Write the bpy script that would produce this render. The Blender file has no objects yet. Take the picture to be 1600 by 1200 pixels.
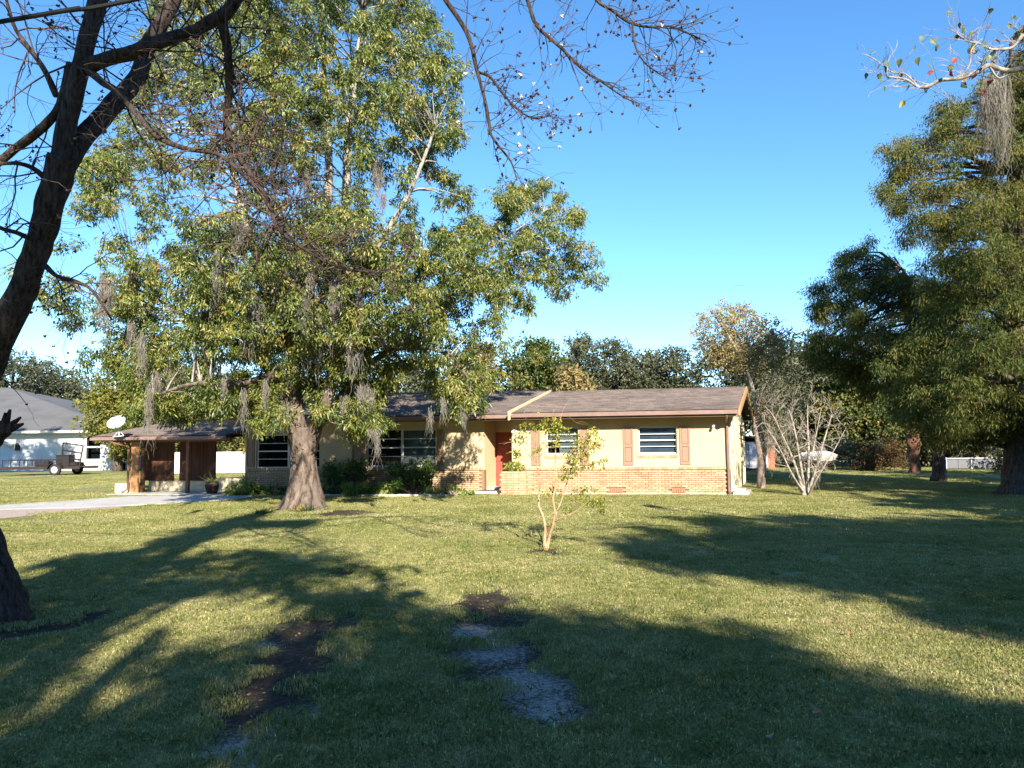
import bpy, math, random
import numpy as np
from mathutils import Vector, Matrix

random.seed(7)
rng = np.random.default_rng(7)
sc = bpy.context.scene
COL = sc.collection

# ------------------------------------------------------------------ camera, light, exposure
EYE = 1.6
PITCH = math.atan(97 / 1200.0)
ROLL = 0.010
cam_d = bpy.data.cameras.new("camera")
cam_d.sensor_width = 36.0
cam_d.lens = 27.0
cam_d.clip_start = 0.1
cam_d.clip_end = 3000
cam = bpy.data.objects.new("camera", cam_d)
COL.objects.link(cam)
fwd = np.array([0, math.cos(PITCH), math.sin(PITCH)])
upv = np.array([0, -math.sin(PITCH), math.cos(PITCH)])
rtv = np.array([1.0, 0, 0])
CR = math.cos(ROLL) * rtv - math.sin(ROLL) * upv
CU = math.sin(ROLL) * rtv + math.cos(ROLL) * upv
m = Matrix(((CR[0], CU[0], -fwd[0], 0), (CR[1], CU[1], -fwd[1], 0), (CR[2], CU[2], -fwd[2], EYE), (0, 0, 0, 1)))
cam.matrix_world = m
sc.camera = cam

SUN_EL = math.radians(27)
SUN_AZ = math.radians(12)          # to the right of straight behind the viewer
SV = np.array([math.sin(SUN_AZ) * math.cos(SUN_EL), -math.cos(SUN_AZ) * math.cos(SUN_EL), math.sin(SUN_EL)])
world = bpy.data.worlds.new("World")
sc.world = world
world.use_nodes = True
wn = world.node_tree
for n in list(wn.nodes):
    wn.nodes.remove(n)
sky = wn.nodes.new("ShaderNodeTexSky")
sky.sky_type = 'NISHITA'
sky.sun_disc = False
sky.sun_elevation = SUN_EL
sky.sun_rotation = math.pi - SUN_AZ
sky.air_density = 0.85
sky.dust_density = 0.0
sky.ozone_density = 3.5
bg = wn.nodes.new("ShaderNodeBackground")
bg.inputs[1].default_value = 0.122
wo = wn.nodes.new("ShaderNodeOutputWorld")
hs = wn.nodes.new("ShaderNodeHueSaturation")
hs.inputs['Saturation'].default_value = 1.16
hs.inputs['Hue'].default_value = 0.497
wn.links.new(sky.outputs[0], hs.inputs['Color'])
wn.links.new(hs.outputs[0], bg.inputs[0])
wn.links.new(bg.outputs[0], wo.inputs[0])
sun_d = bpy.data.lights.new("sun", 'SUN')
sun_d.energy = 5.0
sun_d.angle = math.radians(0.53)
sun_d.color = (1.0, 0.90, 0.76)
sun = bpy.data.objects.new("sun", sun_d)
COL.objects.link(sun)
sun.rotation_euler = Vector(SV).to_track_quat('Z', 'Y').to_euler()
sc.view_settings.view_transform = 'Standard'
sc.view_settings.look = 'None'
sc.view_settings.gamma = 1.0
sc.view_settings.use_curve_mapping = False
sc.view_settings.exposure = 1.30
sc.render.engine = 'CYCLES'
sc.cycles.use_denoising = True
sc.cycles.max_bounces = 5
sc.cycles.diffuse_bounces = 3
sc.cycles.glossy_bounces = 2
sc.cycles.transmission_bounces = 4
sc.cycles.transparent_max_bounces = 6
sc.cycles.caustics_reflective = False
sc.cycles.caustics_refractive = False

# ------------------------------------------------------------------ surveying helpers (photo ray at a known distance)
def ray(x, y):
    d = fwd + CR * (x - 800) / 1200.0 + CU * (600 - y) / 1200.0
    return d / d[1]
def W(x, y, Y):
    return ray(x, y) * Y + np.array([0, 0, EYE])
def G(x, y):
    d = ray(x, y)
    return d * (-EYE / d[2]) + np.array([0, 0, EYE])

# ------------------------------------------------------------------ materials
def new_mat(name):
    mt = bpy.data.materials.new(name)
    mt.use_nodes = True
    nt = mt.node_tree
    b = nt.nodes["Principled BSDF"]
    return mt, nt, b
def N(nt, typ, **kw):
    n = nt.nodes.new(typ)
    for k, v in kw.items():
        setattr(n, k, v)
    return n
def ramp(nt, fac, stops, interp='LINEAR'):
    r = N(nt, "ShaderNodeValToRGB")
    r.color_ramp.interpolation = interp
    els = r.color_ramp.elements
    while len(els) < len(stops):
        els.new(0.5)
    for e, (p, c) in zip(els, stops):
        e.position = p
        e.color = (*c, 1) if len(c) == 3 else c
    nt.links.new(fac, r.inputs[0])
    return r.outputs[0]
def pos(nt, scale=(1, 1, 1)):
    g = N(nt, "ShaderNodeNewGeometry")
    mp = N(nt, "ShaderNodeMapping")
    mp.inputs['Scale'].default_value = scale
    nt.links.new(g.outputs['Position'], mp.inputs[0])
    return mp.outputs[0]
def noise(nt, vec, scale, detail=4, rough=0.55):
    n = N(nt, "ShaderNodeTexNoise")
    n.inputs['Scale'].default_value = scale
    n.inputs['Detail'].default_value = detail
    n.inputs['Roughness'].default_value = rough
    nt.links.new(vec, n.inputs['Vector'])
    return n.outputs[0]
def mixc(nt, fac, a, b, blend='MIX'):
    mx = N(nt, "ShaderNodeMix", data_type='RGBA', blend_type=blend)
    for sock, val in ((mx.inputs[0], fac), (mx.inputs[6], a), (mx.inputs[7], b)):
        if hasattr(val, 'is_linked') or hasattr(val, 'links'):
            nt.links.new(val, sock)
        else:
            sock.default_value = val if not isinstance(val, tuple) else ((*val, 1) if len(val) == 3 else val)
    return mx.outputs[2]
def mathn(nt, op, a, b=None, clamp=False):
    mn = N(nt, "ShaderNodeMath", operation=op)
    mn.use_clamp = clamp
    for i, v in enumerate((a, b)):
        if v is None: continue
        if hasattr(v, 'links'): nt.links.new(v, mn.inputs[i])
        else: mn.inputs[i].default_value = v
    return mn.outputs[0]
def bump(nt, b, h, strength=0.5, dist=0.02):
    bp = N(nt, "ShaderNodeBump")
    bp.inputs['Strength'].default_value = strength
    bp.inputs['Distance'].default_value = dist
    nt.links.new(h, bp.inputs['Height'])
    nt.links.new(bp.outputs[0], b.inputs['Normal'])
def surf(name, base, var=0.25, scale=6, rough=0.8, spec=0.3, bumps=0.3, bscale=40, bdist=0.01, dirt=None, dscale=1.2, stretch=(1, 1, 1), island=0.0, metal=0.0):
    """a weathered solid colour: fine and coarse noise, optional dirt, optional change from piece to piece"""
    mt, nt, b = new_mat(name)
    p = pos(nt, stretch)
    n1 = noise(nt, p, scale, 5)
    lo = tuple(c * (1 - var) for c in base)
    hi = tuple(min(1, c * (1 + var)) for c in base)
    c = ramp(nt, n1, [(0.3, lo), (0.7, hi)])
    if dirt:
        n2 = noise(nt, p, dscale, 6, 0.65)
        f = ramp(nt, n2, [(0.45, (0, 0, 0)), (0.72, (1, 1, 1))])
        c = mixc(nt, f, c, dirt)
    if island:
        g = N(nt, "ShaderNodeNewGeometry")
        oi = N(nt, "ShaderNodeObjectInfo")
        s = mathn(nt, 'FRACT', mathn(nt, 'ADD', g.outputs['Random Per Island'], oi.outputs['Random']))
        k = ramp(nt, s, [(0, (1 - island,) * 3), (1, (1 + island,) * 3)])
        c = mixc(nt, 1.0, c, k, 'MULTIPLY')
    nt.links.new(c, b.inputs['Base Color'])
    b.inputs['Roughness'].default_value = rough
    b.inputs['Specular IOR Level'].default_value = spec
    b.inputs['Metallic'].default_value = metal
    if bumps:
        bump(nt, b, noise(nt, p, bscale, 5), bumps, bdist)
    return mt
def leafmat(name, stops, trans=0.3, rough=0.5, spec=0.35):
    mt, nt, b = new_mat(name)
    at = N(nt, "ShaderNodeAttribute", attribute_name="v")
    c = ramp(nt, at.outputs['Fac'], stops)
    nt.links.new(c, b.inputs['Base Color'])
    b.inputs['Roughness'].default_value = rough
    b.inputs['Specular IOR Level'].default_value = spec
    tr = N(nt, "ShaderNodeBsdfTranslucent")
    c2 = mixc(nt, 1.0, c, (1.3, 1.35, 0.7), 'MULTIPLY')
    nt.links.new(c2, tr.inputs[0])
    mx = N(nt, "ShaderNodeMixShader")
    mx.inputs[0].default_value = trans
    nt.links.new(b.outputs[0], mx.inputs[1])
    nt.links.new(tr.outputs[0], mx.inputs[2])
    nt.links.new(mx.outputs[0], nt.nodes["Material Output"].inputs[0])
    return mt
def barkmat(name, dark, light, scale=14, zs=0.25, bd=0.04, bs=0.9, patch=None):
    mt, nt, b = new_mat(name)
    p = pos(nt, (1, 1, zs))
    n1 = noise(nt, p, scale, 8, 0.7)
    n2 = noise(nt, pos(nt), 2.2, 4)
    c = ramp(nt, n1, [(0.36, dark), (0.62, light)])
    if patch:
        f = ramp(nt, n2, [(0.48, (0, 0, 0)), (0.62, (1, 1, 1))])
        c = mixc(nt, f, c, patch)
    nt.links.new(c, b.inputs['Base Color'])
    b.inputs['Roughness'].default_value = 0.95
    b.inputs['Specular IOR Level'].default_value = 0.15
    bump(nt, b, n1, bs, bd)
    return mt
def glass(name):
    mt, nt, b = new_mat(name)
    b.inputs['Base Color'].default_value = (0.01, 0.012, 0.014, 1)
    gl = N(nt, "ShaderNodeBsdfGlossy"); gl.inputs['Roughness'].default_value = 0.03
    gl.inputs['Color'].default_value = (0.9, 0.95, 1, 1)
    tp = N(nt, "ShaderNodeBsdfTransparent"); tp.inputs[0].default_value = (0.62, 0.68, 0.70, 1)
    mx = N(nt, "ShaderNodeMixShader")
    mx.inputs[0].default_value = 0.045; nt.links.new(tp.outputs[0], mx.inputs[1]); nt.links.new(gl.outputs[0], mx.inputs[2])
    nt.links.new(mx.outputs[0], nt.nodes["Material Output"].inputs[0])
    return mt

M = {}
M['stucco'] = surf('stucco', (0.60, 0.475, 0.30), 0.06, 3, 0.9, 0.15, 0.6, 60, 0.008, dirt=(0.52, 0.41, 0.25), dscale=0.7)
M['brick'] = surf('brick', (0.485, 0.355, 0.22), 0.13, 12, 0.85, 0.2, 0.7, 50, 0.008, dirt=(0.40, 0.26, 0.14), dscale=2.5, island=0.16)
M['mortar'] = surf('mortar', (0.25, 0.165, 0.10), 0.15, 20, 0.95, 0.1, 0.5, 70, 0.005)
M['concrete'] = surf('concrete', (0.50, 0.48, 0.45), 0.12, 5, 0.9, 0.2, 0.4, 60, 0.005, dirt=(0.42, 0.39, 0.34), dscale=0.9)
M['shutter'] = surf('shutter_paint', (0.30, 0.20, 0.14), 0.06, 8, 0.7, 0.3, 0.2, 30, 0.003)
M['fascia'] = surf('fascia_paint', (0.25, 0.165, 0.14), 0.12, 7, 0.6, 0.3, 0.2, 30, 0.004, dirt=(0.2, 0.13, 0.1))
M['soffit'] = surf('soffit_paint', (0.36, 0.27, 0.15), 0.08, 6, 0.8, 0.2, 0.2)
M['rake'] = surf('rake_board', (0.66, 0.53, 0.33), 0.08, 9, 0.75, 0.2, 0.3, 30, 0.004, dirt=(0.55, 0.42, 0.25))
M['rakeorange'] = surf('rake_board_orange', (0.50, 0.29, 0.14), 0.15, 9, 0.75, 0.2, 0.3, 30, 0.004)
M['shingle'] = surf('shingle', (0.175, 0.143, 0.128), 0.18, 30, 0.95, 0.15, 0.8, 160, 0.006, dirt=(0.11, 0.095, 0.09), dscale=0.9, island=0.22)
M['underlay'] = surf('roof_deck', (0.07, 0.06, 0.055), 0.1)
M['greyshingle'] = surf('grey_shingle', (0.15, 0.15, 0.15), 0.14, 20, 0.95, 0.15, 0.5, 60, 0.006, dirt=(0.11, 0.11, 0.112), dscale=0.5, island=0.1)
M['white'] = surf('white_paint', (0.60, 0.60, 0.58), 0.04, 8, 0.5, 0.4, 0.1)
M['whitewall'] = surf('white_stucco', (0.58, 0.61, 0.64), 0.04, 3, 0.9, 0.15, 0.3, 50, 0.004)
M['door'] = surf('red_door_paint', (0.32, 0.072, 0.052), 0.06, 6, 0.55, 0.35, 0.15, 30, 0.003)
M['glass'] = glass('window_glass')
M['room'] = surf('room_dark', (0.035, 0.035, 0.04), 0.2, 2, 0.9, 0.1, 0)  # near-black colour stands for unlit rooms; also used for planter soil
M['curtain'] = surf('curtain', (0.50, 0.53, 0.55), 0.12, 3, 0.9, 0.1, 0.4, 8, 0.02, stretch=(6, 6, 0.3))
M['blind'] = surf('blind', (0.72, 0.74, 0.76), 0.05, 8, 0.6, 0.3, 0)
M['vent'] = surf('vent_brick', (0.40, 0.19, 0.12), 0.12, 10, 0.8, 0.2, 0.2)
M['brass'] = surf('brass', (0.5, 0.36, 0.14), 0.1, 8, 0.35, 0.5, 0, metal=0.8)
M['black'] = surf('black_iron', (0.015, 0.014, 0.014), 0.2, 8, 0.6, 0.4, 0.2)
M['steel'] = surf('rusty_steel', (0.03, 0.022, 0.02), 0.3, 9, 0.7, 0.3, 0.4, 30, 0.004, dirt=(0.055, 0.03, 0.025))
M['deckwood'] = surf('grey_boards', (0.33, 0.25, 0.21), 0.2, 9, 0.9, 0.2, 0.3)
M['tyre'] = surf('tyre', (0.035, 0.035, 0.035), 0.2, 8, 0.85, 0.2, 0.2)
M['rim'] = surf('rim', (0.60, 0.60, 0.58), 0.15, 8, 0.4, 0.5, 0)
M['brownwood'] = surf('brown_panel', (0.10, 0.05, 0.03), 0.3, 3, 0.85, 0.2, 0.5, 12, 0.01, dirt=(0.07, 0.032, 0.02), dscale=1.6, stretch=(3, 3, 0.5))
M['orangewood'] = surf('orange_board', (0.42, 0.22, 0.10), 0.15, 4, 0.8, 0.2, 0.5, 14, 0.008, dirt=(0.38, 0.17, 0.07), dscale=1.6, stretch=(3, 3, 0.5))
M['post'] = surf('brown_post', (0.20, 0.10, 0.065), 0.2, 5, 0.8, 0.2, 0.3)
M['paleboard'] = surf('pale_board', (0.68, 0.63, 0.46), 0.08, 3, 0.85, 0.2, 0.4, 14, 0.006, dirt=(0.30, 0.24, 0.13), dscale=2.2, stretch=(2, 2, 0.35))
M['cream'] = surf('cream_block', (0.70, 0.60, 0.40), 0.08, 4, 0.9, 0.2, 0.3)
M['terracotta'] = surf('dark_pot', (0.05, 0.03, 0.025), 0.2)
M['rust'] = surf('rust_orange', (0.48, 0.16, 0.08), 0.15, 4, 0.8, 0.2, 0.2)
M['whitemetal'] = surf('white_metal', (0.66, 0.66, 0.70), 0.06, 4, 0.6, 0.3, 0.1, dirt=(0.5, 0.48, 0.47), dscale=0.7)
M['greymetal'] = surf('grey_metal', (0.13, 0.135, 0.145), 0.1, 4, 0.6, 0.4, 0.1)
M['cable'] = surf('cable_rubber', (0.008, 0.008, 0.009), 0.2)
M['oakbark'] = barkmat('pale_mottled_bark', (0.03, 0.021, 0.017), (0.26, 0.205, 0.165), 7, 0.4, 0.09, 1.0, patch=(0.17, 0.135, 0.115))
M['palebark'] = barkmat('white_bark', (0.13, 0.115, 0.10), (0.45, 0.41, 0.36), 12, 0.5, 0.02, 0.5)
M['darkbark'] = barkmat('furrowed_dark_bark', (0.018, 0.013, 0.011), (0.12, 0.09, 0.075), 26, 0.22, 0.05, 1.0)
M['twigbark'] = barkmat('twig_bark', (0.10, 0.075, 0.065), (0.30, 0.24, 0.21), 20, 0.6, 0.01, 0.3)
M['darktwig'] = barkmat('dark_twig_bark', (0.035, 0.025, 0.022), (0.15, 0.11, 0.095), 20, 0.6, 0.01, 0.3)
M['myrtlebark'] = barkmat('myrtle_bark', (0.22, 0.19, 0.15), (0.46, 0.41, 0.34), 14, 0.4, 0.01, 0.4)
M['saplingbark'] = barkmat('sapling_bark', (0.32, 0.18, 0.09), (0.56, 0.38, 0.24), 16, 0.4, 0.01, 0.4)
M['cypressbark'] = barkmat('cypress_bark', (0.03, 0.022, 0.02), (0.19, 0.145, 0.12), 20, 0.12, 0.05, 1.0)
M['redbark'] = barkmat('red_bark', (0.06, 0.03, 0.02), (0.26, 0.13, 0.08), 14, 0.3, 0.03, 0.7)
M['moss'] = surf('spanish_moss', (0.20, 0.185, 0.155), 0.3, 6, 0.95, 0.1, 0)
M['seed'] = surf('seed_white', (0.60, 0.55, 0.50), 0.2, 60, 0.7, 0.3, 0)
M['husk'] = surf('seed_husk', (0.06, 0.035, 0.03), 0.3, 60, 0.8, 0.2, 0)
M['oakleaf'] = leafmat('broad_leaf', [(0, (0.035, 0.062, 0.014)), (0.36, (0.085, 0.122, 0.026)), (0.62, (0.19, 0.225, 0.046)), (0.88, (0.31, 0.31, 0.07)), (1.0, (0.36, 0.22, 0.07))], 0.32, 0.38, 0.6)
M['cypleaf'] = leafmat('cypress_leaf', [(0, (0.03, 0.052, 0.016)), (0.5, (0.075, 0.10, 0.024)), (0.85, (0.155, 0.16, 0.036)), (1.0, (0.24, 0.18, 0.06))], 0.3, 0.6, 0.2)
M['darkleaf'] = leafmat('live_oak_leaf', [(0, (0.03, 0.038, 0.018)), (0.5, (0.075, 0.085, 0.04)), (1.0, (0.15, 0.15, 0.08))], 0.15, 0.55, 0.4)
M['midleaf'] = leafmat('green_leaf', [(0, (0.035, 0.058, 0.016)), (0.5, (0.09, 0.12, 0.03)), (0.85, (0.18, 0.185, 0.045)), (1.0, (0.28, 0.22, 0.06))], 0.3, 0.5, 0.35)
M['yelleaf'] = leafmat('yellowing_leaf', [(0, (0.075, 0.10, 0.022)), (0.5, (0.18, 0.19, 0.04)), (1.0, (0.32, 0.28, 0.06))], 0.3, 0.5, 0.3)
M['tanleaf'] = leafmat('tan_leaf', [(0, (0.13, 0.11, 0.05)), (0.5, (0.27, 0.22, 0.09)), (1.0, (0.42, 0.32, 0.14))], 0.25, 0.6, 0.2)
M['rustleaf'] = leafmat('rust_leaf', [(0, (0.06, 0.04, 0.018)), (0.6, (0.13, 0.075, 0.03)), (1.0, (0.22, 0.13, 0.05))], 0.25, 0.6, 0.2)
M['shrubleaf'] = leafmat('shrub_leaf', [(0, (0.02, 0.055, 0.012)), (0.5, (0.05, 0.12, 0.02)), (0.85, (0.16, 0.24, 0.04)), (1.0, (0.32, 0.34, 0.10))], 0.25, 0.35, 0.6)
M['vineleaf'] = leafmat('vine_leaf', [(0, (0.09, 0.16, 0.03)), (0.5, (0.24, 0.32, 0.07)), (1.0, (0.50, 0.50, 0.22))], 0.25, 0.5, 0.4)
M['sapleaf'] = leafmat('sapling_leaf', [(0, (0.10, 0.13, 0.02)), (0.5, (0.26, 0.28, 0.035)), (0.85, (0.45, 0.42, 0.06)), (1.0, (0.36, 0.15, 0.06))], 0.3, 0.45, 0.4)
M['redleaf'] = surf('red_leaf', (0.26, 0.07, 0.06), 0.3, 30, 0.5, 0.3, 0)
M['yellowleaf'] = surf('yellow_leaf', (0.33, 0.28, 0.10), 0.3, 30, 0.5, 0.3, 0)
M['greenleaf'] = surf('green_big_leaf', (0.10, 0.13, 0.05), 0.3, 30, 0.5, 0.3, 0)
M['orangeleaf'] = surf('orange_leaf', (0.38, 0.16, 0.08), 0.3, 30, 0.5, 0.3, 0)

def lawn_colour(nt, gain=1.0):
    p = pos(nt)
    n1 = noise(nt, p, 0.45, 8, 0.68)
    n2 = noise(nt, p, 4.5, 6, 0.7)
    n3 = noise(nt, p, 40, 3, 0.6)
    g = lambda *c: tuple(min(1, k * gain * 1.06) for k in c)
    c = ramp(nt, n1, [(0.36, g(0.115, 0.145, 0.040)), (0.5, g(0.245, 0.25, 0.115)), (0.64, g(0.37, 0.335, 0.20))])
    c2 = ramp(nt, n2, [(0.34, g(0.11, 0.145, 0.038)), (0.5, g(0.245, 0.245, 0.10)), (0.66, g(0.40, 0.34, 0.20))])
    c = mixc(nt, 0.5, c, c2)
    k = ramp(nt, n3, [(0.3, (0.6, 0.6, 0.6)), (0.7, (1.35, 1.35, 1.3))])
    return mixc(nt, 1.0, c, k, 'MULTIPLY'), n3
mt, nt, b = new_mat('lawn_ground')
cl, n3 = lawn_colour(nt, 0.95)
at = N(nt, "ShaderNodeAttribute", attribute_name="bare")
a2 = N(nt, "ShaderNodeAttribute", attribute_name="sand")
pp = pos(nt)
nn = noise(nt, pp, 14, 9, 0.85)
f1 = mathn(nt, 'ADD', at.outputs['Fac'], mathn(nt, 'MULTIPLY', mathn(nt, 'SUBTRACT', nn, 0.5), 3.0))
f1 = ramp(nt, f1, [(0.15, (0, 0, 0)), (0.9, (1, 1, 1))])
soil = ramp(nt, noise(nt, pp, 34, 8, 0.85), [(0.36, (0.022, 0.017, 0.014)), (0.55, (0.07, 0.052, 0.042)), (0.72, (0.22, 0.17, 0.13))])
c = mixc(nt, f1, cl, soil)
nn2 = noise(nt, pp, 24, 9, 0.9)
f2 = mathn(nt, 'ADD', a2.outputs['Fac'], mathn(nt, 'MULTIPLY', mathn(nt, 'SUBTRACT', nn2, 0.5), 5.0))
f2 = ramp(nt, f2, [(0.5, (0, 0, 0)), (1.05, (0.95, 0.95, 0.95))])
sandc = ramp(nt, noise(nt, pp, 50, 4, 0.7), [(0.3, (0.16, 0.14, 0.12)), (0.7, (0.58, 0.53, 0.47))])
c = mixc(nt, f2, c, sandc)
nt.links.new(c, b.inputs['Base Color'])
b.inputs['Roughness'].default_value = 1.0
b.inputs['Specular IOR Level'].default_value = 0.05
bump(nt, b, n3, 0.8, 0.03)
M['lawn'] = mt
mt, nt, b = new_mat('grass_blade')
cl, n3 = lawn_colour(nt, 1.25)
g = N(nt, "ShaderNodeNewGeometry")
k = ramp(nt, g.outputs['Random Per Island'], [(0, (0.6, 0.72, 0.5)), (0.6, (1.0, 1.0, 0.9)), (0.9, (1.35, 1.2, 1.1)), (0.97, (1.5, 1.35, 1.2)), (1.0, (3.0, 3.0, 3.2))])
c = mixc(nt, 1.0, cl, k, 'MULTIPLY')
nt.links.new(c, b.inputs['Base Color'])
b.inputs['Roughness'].default_value = 0.7
b.inputs['Specular IOR Level'].default_value = 0.08
tr = N(nt, "ShaderNodeBsdfTranslucent"); nt.links.new(c, tr.inputs[0])
mx = N(nt, "ShaderNodeMixShader"); mx.inputs[0].default_value = 0.3
nt.links.new(b.outputs[0], mx.inputs[1]); nt.links.new(tr.outputs[0], mx.inputs[2])
nt.links.new(mx.outputs[0], nt.nodes["Material Output"].inputs[0])
M['blade'] = mt

# ------------------------------------------------------------------ object helpers
def wloc(o):
    v = Vector((0, 0, 0))
    while o is not None:
        v = v + o.location
        o = o.parent
    return v
def link(name, me, parent=None):
    o = bpy.data.objects.new(name, me)
    COL.objects.link(o)
    if parent is not None:
        o.parent = parent
    return o
def thing(name, label, cat, loc, group=None):
    o = link(name, None)
    o.empty_display_size = 0.3
    o.location = Vector([float(k) for k in loc])
    return tag(o, label, cat, group)
def tag(o, label, cat, group=None):
    o['label'] = label
    o['category'] = cat
    if group: o['group'] = group
    return o
def mesh_np(name, V, F, mat, parent=None, v=None, smooth=False):
    """V (n,3) floats, F (k,3) or (k,4) ints in world coordinates"""
    V = np.asarray(V, dtype=np.float64)
    if parent is not None:
        V = V - np.array(wloc(parent))
    me = bpy.data.meshes.new(name)
    F = np.asarray(F, dtype=np.int32)
    nv, nf, k = len(V), len(F), F.shape[1]
    me.vertices.add(nv); me.vertices.foreach_set('co', V.astype(np.float32).ravel())
    me.loops.add(nf * k); me.loops.foreach_set('vertex_index', F.ravel())
    me.polygons.add(nf); me.polygons.foreach_set('loop_start', np.arange(0, nf * k, k, dtype=np.int32))
    if smooth:
        me.polygons.foreach_set('use_smooth', np.ones(nf, dtype=bool))
    if v is not None:
        a = me.attributes.new('v', 'FLOAT', 'POINT'); a.data.foreach_set('value', np.asarray(v, dtype=np.float32))
    me.update(calc_edges=True)
    me.materials.append(mat)
    return link(name, me, parent)

class MB:
    """collects shapes for ONE mesh"""
    def __init__(s): s.v = []; s.f = []
    def poly(s, pts, faces):
        k = len(s.v)
        s.v += [tuple(float(c) for c in p) for p in pts]
        s.f += [tuple(i + k for i in f) for f in faces]
    def hexa(s, p):     # 8 points: bottom 0-3, top 4-7
        s.poly(p, [(0, 3, 2, 1), (4, 5, 6, 7), (0, 1, 5, 4), (1, 2, 6, 5), (2, 3, 7, 6), (3, 0, 4, 7)])
    def box(s, x0, x1, y0, y1, z0, z1, T=None):
        p = [(x0, y0, z0), (x1, y0, z0), (x1, y1, z0), (x0, y1, z0), (x0, y0, z1), (x1, y0, z1), (x1, y1, z1), (x0, y1, z1)]
        s.hexa([T(*q) for q in p] if T else p)
    def tube(s, pts, rad, n=8, cap=True, wob=0.0, flat=None):
        pts = [np.array(p, float) for p in pts]
        k0 = len(s.v)
        up = np.array([0.31, 0.17, 0.93])
        t = pts[1] - pts[0]
        a = np.cross(t, up); a /= np.linalg.norm(a) + 1e-9
        for i, p in enumerate(pts):
            t = pts[min(i + 1, len(pts) - 1)] - pts[max(i - 1, 0)]
            t /= np.linalg.norm(t) + 1e-9
            a = a - t * np.dot(a, t); a /= np.linalg.norm(a) + 1e-9
            bb = np.cross(t, a)
            r = rad[i] if hasattr(rad, '__len__') else rad
            for j in range(n):
                th = 2 * math.pi * j / n
                rr = r * (1 + (wob * math.sin(3 * th + i * 0.7) + wob * 0.8 * math.sin(5 * th - i * 1.3 + 1) if wob else 0))
                q = p + rr * (math.cos(th) * a + math.sin(th) * bb)
                s.v.append((float(q[0]), float(q[1]), float(q[2])))
        for i in range(len(pts) - 1):
            for j in range(n):
                j2 = (j + 1) % n
                s.f.append((k0 + i * n + j, k0 + i * n + j2, k0 + (i + 1) * n + j2, k0 + (i + 1) * n + j))
        if cap:
            s.f.append(tuple(k0 + j for j in range(n - 1, -1, -1)))
            s.f.append(tuple(k0 + (len(pts) - 1) * n + j for j in range(n)))
    def ball(s, c, r, n=6, m=4, sq=(1, 1, 1)):
        k0 = len(s.v)
        c = np.array(c, float)
        for i in range(1, m):
            ph = math.pi * i / m
            for j in range(n):
                th = 2 * math.pi * j / n
                s.v.append(tuple(float(q) for q in c + r * np.array([math.sin(ph) * math.cos(th) * sq[0], math.sin(ph) * math.sin(th) * sq[1], math.cos(ph) * sq[2]])))
        top = len(s.v); s.v.append(tuple(float(q) for q in c + np.array([0, 0, r * sq[2]])))
        bot = len(s.v); s.v.append(tuple(float(q) for q in c - np.array([0, 0, r * sq[2]])))
        for j in range(n):
            j2 = (j + 1) % n
            s.f.append((top, k0 + j, k0 + j2))
            for i in range(m - 2):
                s.f.append((k0 + i * n + j, k0 + (i + 1) * n + j, k0 + (i + 1) * n + j2, k0 + i * n + j2))
            s.f.append((bot, k0 + (m - 2) * n + j2, k0 + (m - 2) * n + j))
    def build(s, name, mat, parent=None, smooth=False, bevel=0):
        off = wloc(parent) if parent is not None else Vector((0, 0, 0))
        me = bpy.data.meshes.new(name)
        me.from_pydata([(a - off.x, b_ - off.y, c_ - off.z) for a, b_, c_ in s.v], [], s.f)
        if smooth: me.polygons.foreach_set('use_smooth', [True] * len(me.polygons))
        me.materials.append(mat)
        me.update()
        o = link(name, me, parent)
        if bevel:
            bv = o.modifiers.new('bevel', 'BEVEL'); bv.width = bevel; bv.segments = 1; bv.limit_method = 'ANGLE'
        return o
def one(name, mat, parent, fn, **kw):
    mb = MB(); fn(mb); return mb.build(name, mat, parent, **kw)

def unit(a): return a / (np.linalg.norm(a, axis=-1, keepdims=True) + 1e-9)
def leaves(name, P, D, L, Wd, v, mat, parent, fold=0.15):
    n = len(P)
    S = unit(np.cross(D, rng.normal(size=(n, 3))))
    Nn = np.cross(D, S)
    L = np.broadcast_to(L, (n,))[:, None]; Wd = np.broadcast_to(Wd, (n,))[:, None]
    mid = P + D * L * 0.45 + Nn * Wd * fold * 2
    V = np.stack([P, mid + S * Wd / 2, P + D * L, mid - S * Wd / 2], 1).reshape(-1, 3)
    b0 = np.arange(n)[:, None] * 4
    F = np.concatenate([b0 + [0, 1, 2], b0 + [0, 2, 3]], 0)
    return mesh_np(name, V, F, mat, parent, v=np.repeat(np.clip(v, 0, 1), 4))
def foliage(C, R, nspr, per, drop=0.5, spread=0.8, twig=0.12, vbase=None, vvar=0.25, shell=0.45):
    """C (k,3) clump centres, R (k,) or (k,3) radii -> sprigs of leaves; returns P, D, v"""
    C = np.asarray(C, float); k = len(C)
    R = np.asarray(R, float)
    if R.ndim == 1: R = np.stack([R, R, R * 0.75], 1)
    ci = np.repeat(np.arange(k), nspr)
    n = len(ci)
    u = unit(rng.normal(size=(n, 3)))
    rad = rng.random(n) ** shell
    sp = C[ci] + u * R[ci] * rad[:, None]
    si = np.repeat(np.arange(n), per)
    N_ = len(si)
    out = u[si] * 0.5 + rng.normal(size=(N_, 3)) * spread * 0.5
    out[:, 2] -= drop
    D = unit(out)
    P = sp[si] + rng.normal(size=(N_, 3)) * twig * 0.5
    vb = rng.random(k) if vbase is None else np.asarray(vbase)
    v = vb[ci][si] * 0.6 + 0.2 + rng.normal(size=n)[si] * vvar * 0.5 + rng.normal(size=N_) * vvar * 0.6
    return P, D, v
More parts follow.
